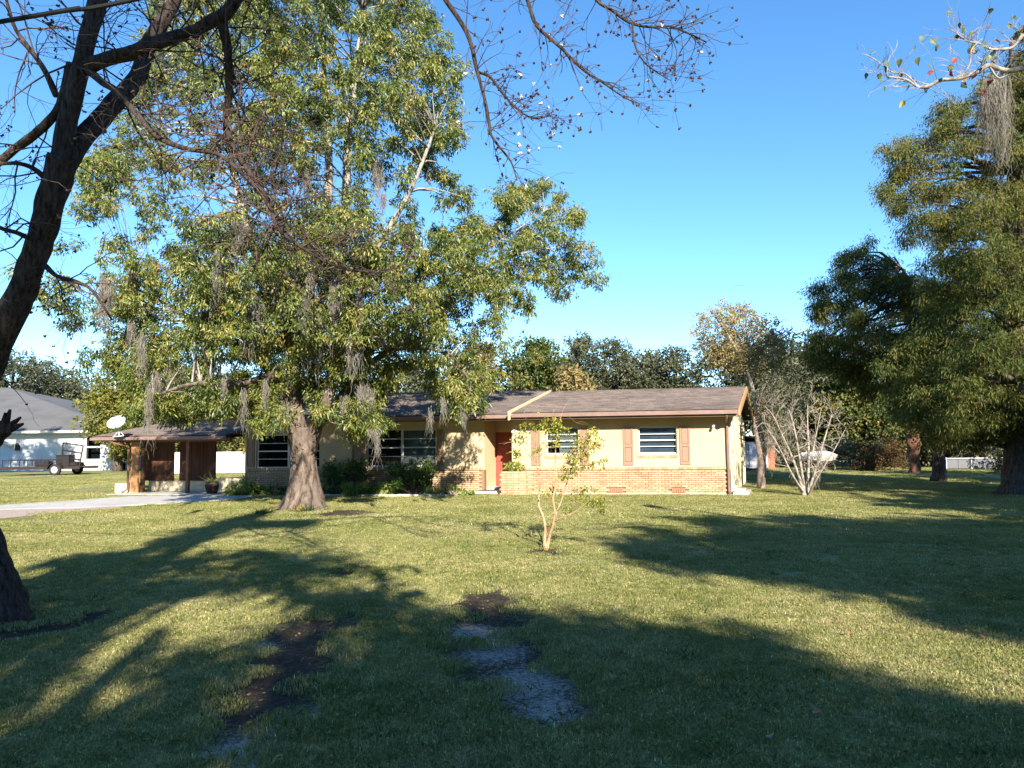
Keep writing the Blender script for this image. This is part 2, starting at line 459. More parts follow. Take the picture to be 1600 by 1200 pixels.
def in_poly(pts, poly):
    x, y = pts[:, 0], pts[:, 1]
    ins = np.zeros(len(pts), bool)
    pl = np.array(poly, float); j = len(pl) - 1
    for i in range(len(pl)):
        xi, yi = pl[i]; xj, yj = pl[j]
        cnd = ((yi > y) != (yj > y)) & (x < (xj - xi) * (y - yi) / (yj - yi + 1e-9) + xi)
        ins ^= cnd; j = i
    return ins
def poly_dist(pts, poly):
    pl = np.array(poly, float); best = np.full(len(pts), 1e9)
    for i in range(len(pl)):
        a = pl[i]; b_ = pl[(i + 1) % len(pl)]; ab = b_ - a
        t = np.clip(((pts - a) @ ab) / (ab @ ab + 1e-9), 0, 1)
        d = np.linalg.norm(pts - (a + t[:, None] * ab), axis=1)
        best = np.minimum(best, d)
    return best
def sample_outline(poly, n, seed, holes=()):
    r = np.random.default_rng(seed)
    pl = np.array(poly, float); lo = pl.min(0); hi = pl.max(0)
    out = []
    tot = 0
    while tot < n:
        p = lo + r.random((n * 2, 2)) * (hi - lo)
        keep = in_poly(p, poly)
        for (hx, hy, rx, ry, pr) in holes:
            inh = ((p[:, 0] - hx) / rx) ** 2 + ((p[:, 1] - hy) / ry) ** 2 < 1
            keep &= ~(inh & (r.random(len(p)) < pr))
        p = p[keep]; out.append(p); tot += len(p)
    return np.concatenate(out)[:n]
def limb(mb, pts, n=9, wob=0.05, sub=5):
    """pts: (x, y, Y, r) photo ray at distance Y and radius r -> smooth tapered tube; returns the list of world points and radii"""
    P = np.array([W(a, b_, c_) for a, b_, c_, r in pts]); Rr = np.array([p[3] for p in pts])
    return limb_w(mb, P, Rr, n, wob, sub)
def limb_w(mb, P, Rr, n=9, wob=0.05, sub=5):
    P = np.asarray(P, float); out = []; rr = []
    for i in range(len(P) - 1):
        p0 = P[max(i - 1, 0)]; p1 = P[i]; p2 = P[i + 1]; p3 = P[min(i + 2, len(P) - 1)]
        for j in range(sub):
            t = j / sub
            out.append(0.5 * ((2 * p1) + (-p0 + p2) * t + (2 * p0 - 5 * p1 + 4 * p2 - p3) * t * t + (-p0 + 3 * p1 - 3 * p2 + p3) * t ** 3))
            rr.append(Rr[i] * (1 - t) + Rr[i + 1] * t)
    out.append(P[-1]); rr.append(Rr[-1])
    mb.tube(out, rr, n, True, wob)
    return list(zip(out, rr))
def twigs(mb, start, d, L, r, depth, tips, rnd, gravity=0.0, spread=0.7, nk=(2, 4), minr=0.002, segs=5, wig=0.22, shrink=0.62):
    p = np.array(start, float); d = np.array(d, float); d /= np.linalg.norm(d)
    pts = [p.copy()]; rad = [r]
    for i in range(segs):
        d = d + np.array([rnd.gauss(0, wig), rnd.gauss(0, wig), rnd.gauss(0, wig) + gravity])
        d /= np.linalg.norm(d)
        p = p + d * L / segs
        pts.append(p.copy()); rad.append(max(minr, r * (1 - 0.55 * (i + 1) / segs)))
    mb.tube(pts, rad, 5 if r > 0.012 else 3, False)
    if depth == 0:
        tips.append((pts[-1], d)); return
    for k in range(rnd.randint(*nk)):
        i = rnd.randint(max(1, segs // 3), segs)
        q = unit(np.array([rnd.gauss(0, 1) for _ in range(3)]))
        nd = d + q * spread
        twigs(mb, pts[i], nd, L * shrink * rnd.uniform(0.7, 1.2), rad[i] * 0.65, depth - 1, tips, rnd, gravity, spread, nk, minr, segs, wig, shrink)
    tips.append((pts[-1], d))

# ------------------------------------------------------------------ the ground
def ell(x, y, px_, py_, rx, ry):        # in photo ground coordinates, turned into a ground distance field
    c0 = G(px_, py_); ex = G(px_ + rx, py_); ey = G(px_, py_ - ry)
    a = abs(ex[0] - c0[0]); bb = abs(ey[1] - c0[1])
    return np.sqrt(((x - c0[0]) / a) ** 2 + ((y - c0[1]) / bb) ** 2)
BARE = [(755, 945, 66, 34), (775, 990, 92, 46), (480, 985, 80, 36), (445, 1040, 95, 54), (420, 1095, 95, 50), (800, 1030, 95, 50), (845, 1085, 80, 44),
        (40, 980, 90, 26), (500, 800, 90, 10), (545, 895, 32, 6), (850, 862, 30, 7), (130, 965, 60, 16)]
SAND = [(770, 1005, 62, 26), (825, 1060, 72, 32), (855, 1098, 60, 26), (735, 985, 46, 16), (385, 1165, 66, 40), (490, 1118, 60, 20), (395, 1008, 36, 12), (380, 1205, 66, 30)]
def field(x, y, lst):
    f = np.zeros_like(x)
    for e in lst:
        f = np.maximum(f, np.clip(1.35 - ell(x, y, *e) * 0.85, 0, 1))
    return f
def axis(fine0, fine1, step, far, grow=1.25, neg=True):
    a = list(np.arange(fine0, fine1 + step, step)); s = step; x = a[-1]
    while x < far: s *= grow; x += s; a.append(x)
    s = step; x = a[0]
    while x > (-far if neg else -60): s *= grow; x -= s; a.insert(0, x)
    return np.array(a)
XS = axis(-7, 7, 0.07, 900); YS = axis(3, 13, 0.07, 900)
gx, gy = np.meshgrid(XS, YS)
gz = 0.012 * np.sin(gx * 1.7 + gy * 0.6) * np.sin(gy * 1.3)
gz = np.where((np.abs(gx) < 12) & (gy > 2) & (gy < 14), gz, 0)
bare = field(gx, gy, BARE); sand = field(gx, gy, SAND)
gz = gz - 0.03 * np.clip(bare + sand, 0, 1)
V = np.stack([gx, gy, gz], -1).reshape(-1, 3)
nx, ny = len(XS), len(YS)
ii = (np.arange(ny - 1)[:, None] * nx + np.arange(nx - 1)[None]).ravel()
F = np.stack([ii, ii + 1, ii + nx + 1, ii + nx], 1)
ground = mesh_np('lawn', V, F, M['lawn'], smooth=True)
for nm, arr in (('bare', bare), ('sand', sand)):
    a = ground.data.attributes.new(nm, 'FLOAT', 'POINT'); a.data.foreach_set('value', arr.astype(np.float32).ravel())
ground['kind'] = 'structure'

# ------------------------------------------------------------------ the ranch house (skewed local axes: u along the front, v into the house)
ya, yb = math.radians(11), math.radians(20)
UD = np.array([math.cos(ya), -math.sin(ya), 0]); VD = np.array([math.sin(yb), math.cos(yb), 0])
P0 = np.array([6.897, 24.462, 0.0])
NV = np.array([math.sin(ya), math.cos(ya), 0])     # true inward normal of the front
def H(u, v, z): return tuple(P0 + UD * u + VD * v + np.array([0, 0, z]))
house = thing('ranch_house', 'long yellow single storey ranch house with red door and low brown shingled roof', 'house', H(-8, 0, 0))
def hb(mb, u0, u1, v0, v1, z0, z1): mb.box(u0, u1, v0, v1, z0, z1, T=H)
def wall_open(name, u0, u1, v0, v1, z0, z1, openings, mat, parent):
    mb = MB()
    us = sorted(openings)
    x = u0
    for (a, b_, c, d) in us:
        if a > x: hb(mb, x, a, v0, v1, z0, z1)
        hb(mb, a, b_, v0, v1, z0, c); hb(mb, a, b_, v0, v1, d, z1)
        x = b_
    if x < u1: hb(mb, x, u1, v0, v1, z0, z1)
    return mb.build(name, mat, parent)
WZ = 0.80
WINL = (-5.90, -4.82, 1.31, 2.21); WINR = (-2.88, -1.65, 1.30, 2.19)
wall_open('wall', -7.05, 0, 0, 0.2, WZ, 2.5, [WINL, WINR], M['stucco'], house)
MW = (-12.44, -9.88, 0.93, 2.24); LW = (-16.66, -14.2, 0.89, 2.11)
wall_open('wall', -17.10, -8.16, 0.4, 0.6, WZ, 2.5, [MW, LW], M['stucco'], house)
one('wall', M['stucco'], house, lambda mb: (hb(mb, -8.36, -8.162, 0.602, 1.5, 0, 2.48), hb(mb, -8.9, -7.05, 1.5, 1.7, 2.17, 2.49), hb(mb, -8.9, -8.33, 1.5, 1.7, 0, 2.168), hb(mb, -7.56, -7.05, 1.5, 1.7, 0, 2.168)))
one('wall', M['stucco'], house, lambda mb: hb(mb, -7.05, -6.85, 0.202, 1.5, 0, 2.48))
# brick backing (mortar bed) below the stucco
one('mortar_bed', M['mortar'], house, lambda mb: (hb(mb, -7.05, -0.003, 0.012, 0.2, 0, WZ - 0.002), hb(mb, -17.10, -8.163, 0.412, 0.6, 0, WZ - 0.002)))
# right end: wall with gable, pale streaked boards
def endwall(mb):
    pts = [H(0, 0.2, 0), H(0, 8.0, 0), H(0, 8.0, 2.5), H(0, 3.9, 3.5), H(0, 0.2, 2.56)]
    q = [H(-0.2, 0.2, 0), H(-0.2, 8.0, 0), H(-0.2, 8.0, 2.5), H(-0.2, 3.9, 3.5), H(-0.2, 0.2, 2.56)]
    mb.poly(pts + q, [(0, 1, 2, 3, 4), (9, 8, 7, 6, 5), (0, 4, 9, 5), (4, 3, 8, 9), (3, 2, 7, 8), (2, 1, 6, 7), (1, 0, 5, 6)])
one('gable_wall', M['paleboard'], house, endwall)
for k in range(9):
    one('board', M['paleboard'], house, lambda mb: hb(mb, 0.003, 0.035, 0.02 + k * 0.9, 0.14 + k * 0.9, 0.05, 2.45))
one('corner_board', M['paleboard'], house, lambda mb: hb(mb, 0.003, 0.05, -0.02, 0.0, 0.02, 2.48))
one('wall', M['stucco'], house, lambda mb: (hb(mb, -17.1, -0.2, 8.0, 8.2, 0, 2.5), hb(mb, -17.1, -16.9, 0.602, 8.0, 0, 2.5)))
one('floor_slab', M['concrete'], house, lambda mb: (hb(mb, -17.2, 0.06, -0.06, 0.011, -0.1, 0.045), hb(mb, -17.2, -0.21, 0.601, 7.99, -0.1, 0.04)))
tmb = one('dark_room_sheet', M['room'], house, lambda mb: hb(mb, -16.8, -0.3, 3.0, 3.1, 0.05, 2.4))  # near-black sheet standing in for the unlit depth of the rooms
one('ceiling', M['soffit'], house, lambda mb: (hb(mb, -17.1, -0.2, 0.62, 7.9, 2.501, 2.53)))
# bricks: single objects on the right wing, the rest joined
BR = [(-0.5, 0, 0), (0.5, 0, 0), (0.5, 1, 0), (-0.5, 1, 0), (-0.5, 0, 1), (0.5, 0, 1), (0.5, 1, 1), (-0.5, 1, 1)]
def brick_mesh(L, D, Hh):
    mb = MB(); e = 0.004
    def T(x, y, z):
        return tuple(UD * (x * L) + NV * (y * D) + np.array([0, 0, z * Hh]))
    mb.hexa([T(*q) for q in BR])
    me = bpy.data.meshes.new('brick'); me.from_pydata(mb.v, [], mb.f); me.materials.append(M['brick']); return me
bm_s = brick_mesh(0.196, 0.04, 0.053); bm_r = brick_mesh(0.06, 0.045, 0.092)
hl = np.array(house.location)
nbrick = 0
rest = MB()
def put_brick(u, v, z, kind):
    global nbrick
    jit = random.uniform(-0.006, 0.006)
    p = np.array(H(u, v - 0.026 + jit, z))
    if nbrick < 300 and v < 0.2 and kind == 's' or (nbrick < 300 and kind == 'r' and v < 0.2):
        o = bpy.data.objects.new('brick', bm_s if kind == 's' else bm_r); COL.objects.link(o); o.parent = house
        o.location = Vector(p - hl); nbrick += 1
    else:
        L, D, Hh = (0.196, 0.04, 0.053) if kind == 's' else (0.06, 0.045, 0.092)
        rest.hexa([tuple(p + UD * (q[0] * L) + NV * (q[1] * D) + np.array([0, 0, q[2] * Hh])) for q in BR])
VENTS = [(-3.79, -3.40), (-1.83, -1.43)]
for (ua, ub, vv) in ((-6.42, -0.02, 0.0), (-17.08, -8.18, 0.4), (-7.04, -6.42, 0.0)):
    for cidx in range(11, -1, -1):
        z = 0.048 + cidx * 0.0672
        if z + 0.057 > WZ: continue
        u = ua + 0.1 + (0.104 if cidx % 2 else 0)
        while u + 0.1 < ub + 0.02:
            if not (vv == 0 and z < 0.22 and any(a - 0.1 < u < b_ + 0.1 for a, b_ in VENTS)):
                put_brick(u, vv, z, 's')
            u += 0.2085
    u = ua + 0.035
    while u < ub:
        if vv > 0 or ua < -6.43: put_brick(u, vv, WZ, 'r')
        else: put_brick(u, vv, WZ, 'r') if nbrick < 300 else put_brick(u, vv, WZ, 'r')
        u += 0.07
for win in (WINL, WINR):     # rowlock sills and quoined left jambs
    u = win[0] - 0.02
    while u < win[1] + 0.04:
        put_brick(u, 0, win[2] - 0.125, 'r2' if False else 'r'); u += 0.07
ob = rest.build('brick_courses', M['brick'], house); ob['kind'] = 'stuff'
# vents
for a, b_ in VENTS:
    v_ = one('vent', M['mortar'], house, lambda mb: hb(mb, a, b_, -0.004, 0.01, 0.06, 0.21))
    for k in range(6):
        uu = a + 0.02 + k * (b_ - a - 0.04) / 5
        one('vent_bar', M['vent'], v_, lambda mb: hb(mb, uu - 0.022, uu + 0.022, -0.03, -0.005, 0.06, 0.21))
# entry: recessed red door, step, planter
dr = one('door', M['door'], house, lambda mb: hb(mb, -8.24, -7.60, 1.55, 1.59, 0.14, 2.10))
def pan(mb, a, b_, c, d):
    for (x0, x1, z0, z1, v0) in ((a, b_, c, d, 1.535),):
        hb(mb, x0, x1, v0, 1.549, z0, z1)
for (a, b_) in ((-8.19, -7.96), (-7.88, -7.65)):
    for (c, d) in ((0.24, 0.52), (0.60, 0.98), (1.06, 1.44), (1.52, 2.0)):
        one('door_panel', M['door'], dr, lambda mb: pan(mb, a, b_, c, d), bevel=0.008)
one('door_handle', M['brass'], dr, lambda mb: (mb.ball(H(-8.19, 1.50, 1.05), 0.03, 8, 6), hb(mb, -8.21, -8.17, 1.535, 1.548, 1.10, 1.16)))
one('door_frame', M['rake'], house, lambda mb: (hb(mb, -8.33, -8.245, 1.49, 1.6, 0.05, 2.168), hb(mb, -7.595, -7.56, 1.49, 1.6, 0.05, 2.168), hb(mb, -8.244, -7.596, 1.49, 1.6, 2.10, 2.168)))
one('door_step', M['white'], house, lambda mb: (hb(mb, -8.15, -7.06, 0.62, 1.489, 0, 0.2), hb(mb, -8.6, -7.1, 0.0, 0.618, 0, 0.1)))
pl = MB()
hb(pl, -7.22, -6.45, -0.44, -0.30, 0, 0.72); hb(pl, -7.22, -7.14, -0.299, -0.02, 0, 0.72)
for cidx in range(10):
    z = 0.0 + cidx * 0.078
    ph = 0.1 if cidx % 2 else 0
    u = -7.2 + ph * 0.5
    while u < -6.3:
        uu = u; vv = -0.5 + 0.25 * max(0, (u + 6.7)) ** 1 
        L = 0.2
        p = np.array(H(uu, vv, z)); pl.hexa([tuple(p + UD * (q[0] * L) + NV * (q[1] * 0.1) + np.array([0, 0, q[2] * 0.068])) for q in BR]); u += 0.21
    v0 = -0.35
    while v0 < 0.0:
        p = np.array(H(-7.25, v0, z)); pl.hexa([tuple(p + NV * (q[0] * 0.2) + UD * (q[1] * 0.1) + np.array([0, 0, q[2] * 0.068])) for q in BR]); v0 += 0.21
planter = thing('brick_planter', 'curved low brick planter between the red door and the front wing', 'planter', H(-6.8, -0.3, 0))
for o_name, o_m in (('brickwork', pl),):
    o_m.build(o_name, M['brick'], planter)['kind'] = 'stuff'
one('soil', M['room'], planter, lambda mb: hb(mb, -7.12, -6.42, -0.36, -0.035, 0.02, 0.68))
# windows
def window(win, v0, name='window', nbar=3, mull=None, back='dark', frame=0.045, bright=None, sashes=2):
    a, b_, c, d = win
    mb = MB()
    hb(mb, a, a + frame, v0 + 0.07, v0 + 0.12, c, d); hb(mb, b_ - frame, b_, v0 + 0.07, v0 + 0.12, c, d)
    hb(mb, a + frame, b_ - frame, v0 + 0.07, v0 + 0.12, c, c + frame); hb(mb, a + frame, b_ - frame, v0 + 0.07, v0 + 0.12, d - frame, d)
    cols = [a + frame, b_ - frame]
    if mull is not None:
        hb(mb, mull - 0.045, mull + 0.045, v0 + 0.065, v0 + 0.125, c + frame, d - frame)
        cols = [a + frame, mull - 0.045, mull + 0.045, b_ - frame]
    w = mb.build('window', M['white'], house)
    one('dark_interior', M['room'], w, lambda m2: (hb(m2, a - 0.3, b_ + 0.3, v0 + 0.95, v0 + 0.97, c - 0.3, d + 0.1), hb(m2, a - 0.32, a - 0.3, v0 + 0.21, v0 + 0.97, c - 0.3, d + 0.1), hb(m2, b_ + 0.3, b_ + 0.32, v0 + 0.21, v0 + 0.97, c - 0.3, d + 0.1), hb(m2, a - 0.3, b_ + 0.3, v0 + 0.21, v0 + 0.95, c - 0.32, c - 0.3), hb(m2, a - 0.3, b_ + 0.3, v0 + 0.21, v0 + 0.95, d + 0.1, d + 0.12)))  # box coloured near-black so the room behind the panes looks unlit
    h = (d - c - 2 * frame) / (nbar + 1)
    for i in range(0, len(cols), 2):
        for k in range(1, nbar + 1):
            th = 0.022 if k == (nbar + 1) // 2 else 0.01
            z = c + frame + h * k
            one('window_bar', M['white'], w, lambda mb2: hb(mb2, cols[i], cols[i + 1], v0 + 0.075, v0 + 0.115, z - th, z + th))
        for k in range(nbar + 1):
            z = c + frame + h * k
            e = 0.024
            # each pane tilts a hair, as awning lights do
            t = random.uniform(0, 0.012)
            one('pane', M['glass'], w, lambda mb2: mb2.hexa([H(cols[i], v0 + 0.085 - t, z + e), H(cols[i + 1], v0 + 0.085 - t, z + e), H(cols[i + 1], v0 + 0.09 - t, z + e), H(cols[i], v0 + 0.09 - t, z + e),
                                                             H(cols[i], v0 + 0.085, z + h - e), H(cols[i + 1], v0 + 0.085, z + h - e), H(cols[i + 1], v0 + 0.09, z + h - e), H(cols[i], v0 + 0.09, z + h - e)]))
    return w, cols
w, cols = window(WINR, 0.0)
M['sky_tint_panel'] = surf('window_sky_tint', (0.24, 0.27, 0.34), 0.25, 3, 0.9, 0.1, 0.3, 8, 0.02)  # grey-blue colour imitates sky reflected in the right wing window
one('sky_tint_panel', M['sky_tint_panel'], w, lambda mb: hb(mb, cols[0], cols[1], 0.17, 0.175, WINR[2] + 0.05, WINR[3] - 0.05))  # panel added behind the panes to carry the painted sky reflection
w, cols = window(WINL, 0.0)
zz = WINL[2] + 0.06
while zz < WINL[3] - 0.05:
    lo = zz < 1.78 and True
    one('blind_slat', M['blind'], w, lambda mb: mb.hexa([H(cols[0] + 0.02 + (0.35 if lo else 0), 0.16, zz), H(cols[1] - 0.02, 0.16, zz), H(cols[1] - 0.02, 0.20, zz + 0.012), H(cols[0] + 0.02 + (0.35 if lo else 0), 0.20, zz + 0.012),
                                         H(cols[0] + 0.02 + (0.35 if lo else 0), 0.16, zz + 0.026), H(cols[1] - 0.02, 0.16, zz + 0.026), H(cols[1] - 0.02, 0.20, zz + 0.038), H(cols[0] + 0.02 + (0.35 if lo else 0), 0.20, zz + 0.038)]))
    zz += 0.045
w, cols = window(MW, 0.4, mull=-11.13)
one('curtain', M['curtain'], w, lambda mb: [hb(mb, cols[2] + k * 0.1, cols[2] + k * 0.1 + 0.097, 0.56 + 0.018 * (k % 2), 0.575 + 0.018 * (k % 2), 0.97, 2.235) for k in range(11)])
w, cols = window(LW, 0.4, mull=-15.42)
# wood apron trim of the big window
# shutters
def shutter(a, b_, c, d, v0):
    s_ = one('shutter', M['shutter'], house, lambda mb: (hb(mb, a, a + 0.05, v0 - 0.04, v0 - 0.003, c, d), hb(mb, b_ - 0.05, b_, v0 - 0.04, v0 - 0.003, c, d),
        hb(mb, a + 0.05, b_ - 0.05, v0 - 0.04, v0 - 0.003, c, c + 0.09), hb(mb, a + 0.05, b_ - 0.05, v0 - 0.04, v0 - 0.003, d - 0.06, d), hb(mb, a + 0.05, b_ - 0.05, v0 - 0.04, v0 - 0.003, (c + d) / 2 - 0.035, (c + d) / 2 + 0.035)))
    for (e, f) in ((c + 0.09, (c + d) / 2 - 0.035), ((c + d) / 2 + 0.035, d - 0.06)):
        one('shutter_panel', M['shutter'], s_, lambda mb: (hb(mb, a + 0.05, b_ - 0.05, v0 - 0.016, v0 - 0.003, e, f), hb(mb, a + 0.075, b_ - 0.075, v0 - 0.032, v0 - 0.0165, e + 0.025, f - 0.025)))
for (a, b_) in ((-3.35, -3.03), (-1.55, -1.23), (-6.38, -6.08), (-4.76, -4.47)): shutter(a, b_, 0.95, 2.18, 0)
for (a, b_) in ((-12.95, -12.5), (-9.82, -9.6), (-17.03, -16.72)): shutter(a, b_, 0.93, 2.2, 0.4)
# quoin teeth beside the two wing windows
for win in (WINL, WINR):
    for side in (0, 1):
        for k in range(12):
            z = win[2] + 0.01 + k * 0.073
            uu = win[0] - 0.055 if side == 0 else win[1] + 0.008
            one('quoin', M['stucco'], house, lambda mb: hb(mb, uu, uu + 0.047, -0.028, -0.002, z, z + 0.052))
# wall lamps
def lamp(u, z, v0):
    l_ = one('wall_lamp', M['white'], house, lambda mb: (hb(mb, u - 0.05, u + 0.05, v0 - 0.03, v0 - 0.002, z - 0.05, z + 0.05), mb.tube([H(u, v0 - 0.03, z), H(u - 0.02, v0 - 0.14, z + 0.02), H(u - 0.05, v0 - 0.2, z - 0.03)], [0.012, 0.012, 0.04], 8), mb.ball(H(u - 0.05, v0 - 0.21, z - 0.05), 0.05, 8, 6)))
lamp(-0.42, 2.2, 0.0); lamp(-6.9, 2.12, 0.0)
one('hose_bib', M['black'], house, lambda mb: mb.tube([H(-9.6, 0.39, 1.25), H(-9.6, 0.3, 1.25), H(-9.6, 0.28, 1.18)], 0.012, 6))
# roofs
EZ = 2.68
def slope_pts(v, va, za, vb, zb): return za + (v - va) / (vb - va) * (zb - za)
nsh = {}
SHL = []
def shingles(own, u0f, u1f, va, za, vb, zb, key, lift=0.012, w=0.305, e=0.145):
    """rows of single tabs laid on a slope; u0f,u1f give the row ends as functions of v"""
    n = math.hypot(vb - va, zb - za)
    rows = int(n / e)
    joined = MB()
    for i in range(rows + 1):
        t0 = i * e / n; t1 = min(1.0, (i + 1.12) * e / n)
        if t0 >= 1: break
        v0_ = va + (vb - va) * t0; v1_ = va + (vb - va) * t1
        z0_ = za + (zb - za) * t0; z1_ = za + (zb - za) * t1
        a = u0f(v0_) ; bnd = u1f(v0_)
        u = a - random.uniform(0, w)
        while u < bnd:
            x0 = max(u + 0.004, a); x1 = min(u + w - 0.004, bnd)
            if x1 - x0 > 0.03:
                j = random.uniform(0, 0.006); dv = random.uniform(-0.008, 0.008)
                pts = [(x0, v0_ + dv, z0_ + lift), (x1, v0_ + dv, z0_ + lift), (x1, v1_, z1_ + 0.002), (x0, v1_, z1_ + 0.002),
                       (x0, v0_ + dv, z0_ + lift + 0.012 + j), (x1, v0_ + dv, z0_ + lift + 0.012 + j), (x1, v1_, z1_ + 0.010), (x0, v1_, z1_ + 0.010)]
                P = [H(*q) for q in pts]
                if nsh.get(key, 0) < 300 and key != 'joined':
                    mb = MB(); mb.hexa(P); mb.build('shingle', M['shingle'], own); nsh[key] = nsh.get(key, 0) + 1
                else:
                    joined.hexa(P)
            u += w
    if joined.v:
        o = joined.build('shingle_rows', M['shingle'], own); o['kind'] = 'stuff'
def slab(mb, pts, th):      # pts: list of (u,v,z) corners
    top = [H(*p) for p in pts]; bot = [H(p[0], p[1], p[2] - th) for p in pts]
    k = len(pts)
    mb.poly(bot + top, [tuple(range(k - 1, -1, -1)), tuple(range(k, 2 * k))] + [(i, (i + 1) % k, k + (i + 1) % k, k + i) for i in range(k)])
UR = 0.33; UL = -6.84
one('roof', M['underlay'], house, lambda mb: (slab(mb, [(UL, -0.62, EZ), (UR, -0.62, EZ), (UR, 3.9, 3.66), (UL, 3.9, 3.66)], 0.05),
    slab(mb, [(UL, 3.901, 3.66), (UR, 3.901, 3.66), (UR, 8.5, 2.62), (UL, 8.5, 2.62)], 0.05)))
shingles(house, lambda v: UL + 0.03, lambda v: UR + 0.01, -0.65, EZ - 0.006, 3.9, 3.66, 'wing')
MU = UL - 0.06
def hipleft(v): return -17.3 + max(0, (v + 0.25)) * 0.85
one('roof', M['underlay'], house, lambda mb: (slab(mb, [(-17.3, -0.25, 2.66), (MU, -0.25, 2.66), (MU, 4.0, 3.74), (-13.7, 4.0, 3.74)], 0.05),
    slab(mb, [(-13.7, 4.001, 3.74), (MU, 4.001, 3.74), (MU, 8.5, 2.62), (-17.3, 8.5, 2.62)], 0.05),
    slab(mb, [(-17.301, -0.25, 2.66), (-13.701, 4.0, 3.74), (-17.301, 8.5, 2.62)], 0.05)))
shingles(house, hipleft, lambda v: MU, -0.28, 2.655, 4.0, 3.74, 'joined')
# the left wing of roof edge boards
one('soffit', M['soffit'], house, lambda mb: (hb(mb, UL, UR, -0.6, -0.003, 2.47, 2.50), hb(mb, -17.3, MU, -0.23, 0.397, 2.47, 2.50), hb(mb, -8.15, -7.06, 0.4, 1.49, 2.485, 2.50)))
one('fascia', M['fascia'], house, lambda mb: hb(mb, UL + 0.02, UR - 0.01, -0.66, -0.622, 2.46, 2.66))
one('fascia', M['fascia'], house, lambda mb: hb(mb, -17.32, MU - 0.01, -0.30, -0.252, 2.46, 2.645))
one('gutter', M['fascia'], house, lambda mb: (hb(mb, UL + 0.05, UR - 0.02, -0.76, -0.662, 2.53, 2.545), hb(mb, UL + 0.05, UR - 0.02, -0.775, -0.762, 2.53, 2.65)))
one('gutter', M['fascia'], house, lambda mb: (hb(mb, -17.3, MU - 0.05, -0.39, -0.302, 2.52, 2.535), hb(mb, -17.3, MU - 0.05, -0.405, -0.392, 2.52, 2.635)))
def rakeb(mb, u0, u1, v0, z0, v1, z1, h, top=0.03):
    mb.hexa([H(u0, v0, z0 - h), H(u1, v0, z0 - h), H(u1, v1, z1 - h), H(u0, v1, z1 - h), H(u0, v0, z0 + top), H(u1, v0, z0 + top), H(u1, v1, z1 + top), H(u0, v1, z1 + top)])
one('rake_board', M['rake'], house, lambda mb: rakeb(mb, UL - 0.055, UL - 0.002, -0.80, EZ - 0.02, 3.95, 3.68, 0.22, 0.07))
one('rake_board', M['rakeorange'], house, lambda mb: (rakeb(mb, UR + 0.012, UR + 0.06, -0.66, EZ, 3.9, 3.67, 0.20, 0.02), rakeb(mb, UR + 0.012, UR + 0.06, 3.901, 3.67, 8.5, 2.62, 0.20, 0.02)))
one('ridge_cap', M['shingle'], house, lambda mb: [slab(mb, [(UL + 0.03 + k * 0.297, 3.80, 3.68), (UL + 0.03 + (k + 1) * 0.297 - 0.005, 3.80, 3.68), (UL + 0.03 + (k + 1) * 0.297 - 0.005, 4.0, 3.68), (UL + 0.03 + k * 0.297, 4.0, 3.68)], 0.015) for k in range(24)])
one('ridge_cap', M['shingle'], house, lambda mb: [slab(mb, [(-13.7 + k * 0.31, 3.9, 3.765), (-13.7 + (k + 1) * 0.31 - 0.005, 3.9, 3.765), (-13.7 + (k + 1) * 0.31 - 0.005, 4.1, 3.765), (-13.7 + k * 0.31, 4.1, 3.765)], 0.015) for k in range(21)])
one('downspout', M['fascia'], house, lambda mb: (mb.tube([H(-0.02, -0.68, 2.5), H(-0.03, -0.6, 2.42), H(-0.06, -0.16, 2.28), H(-0.06, -0.09, 2.18), H(-0.06, -0.09, 0.12), H(-0.02, -0.25, 0.05)], 0.042, 6)))
# slab step at the right corner, leaning boards
one('side_step', M['concrete'], house, lambda mb: (hb(mb, 0.07, 0.55, -0.3, 1.2, 0, 0.10), hb(mb, 0.1, 0.42, -0.2, 0.9, 0.101, 0.17)))

# ------------------------------------------------------------------ carport
cp = thing('carport', 'low carport with brown wood panels and shingled roof left of the house', 'carport', H(-20, 0, 0))
shk = 'carport'
CU0, CU1 = -22.75, -17.34
one('roof', M['underlay'], cp, lambda mb: (slab(mb, [(CU0, -0.3, 2.10), (CU1, -0.3, 2.10), (CU1, 4.0, 2.85), (CU0 + 0.02, 4.0, 2.85)], 0.05), slab(mb, [(CU0, 4.001, 2.85), (CU1, 4.001, 2.85), (CU1, 7.0, 2.3), (CU0, 7.0, 2.3)], 0.05)))
shingles(cp, lambda v: CU0, lambda v: CU1, -0.33, 2.095, 4.0, 2.85, 'carport')
one('fascia', M['fascia'], cp, lambda mb: hb(mb, CU0, CU1, -0.35, -0.302, 1.93, 2.08))
one('gutter', M['fascia'], cp, lambda mb: (hb(mb, CU0, CU1, -0.44, -0.352, 1.96, 1.975), hb(mb, CU0, CU1, -0.455, -0.442, 1.96, 2.06)))
one('beam', M['post'], cp, lambda mb: hb(mb, CU0 + 0.3, CU1 - 0.02, -0.08, 0.06, 1.88, 2.05))
one('ceiling', M['brownwood'], cp, lambda mb: slab(mb, [(CU0, -0.25, 2.03), (CU1, -0.25, 2.03), (CU1, 4.0, 2.2), (CU0, 4.0, 2.2)], 0.02))
for (u, v, m_) in ((-19.07, 0.0, 'post'), (-18.15, 3.0, 'post'), (-17.9, 3.3, 'paleboard')):
    one('post', M[m_], cp, lambda mb: hb(mb, u - 0.055, u + 0.055, v - 0.05, v + 0.05, 0, 1.879 if v < 1 else 2.1))
for k in range(2):
    one('board', M['orangewood'], cp, lambda mb: hb(mb, -21.42 + k * 0.155, -21.42 + k * 0.155 + 0.15, 0.0 - k * 0.006, 0.06, 0, 1.9))
one('board', M['brownwood'], cp, lambda mb: hb(mb, -21.105, -20.95, 0.1, 0.16, 0.0, 1.95))
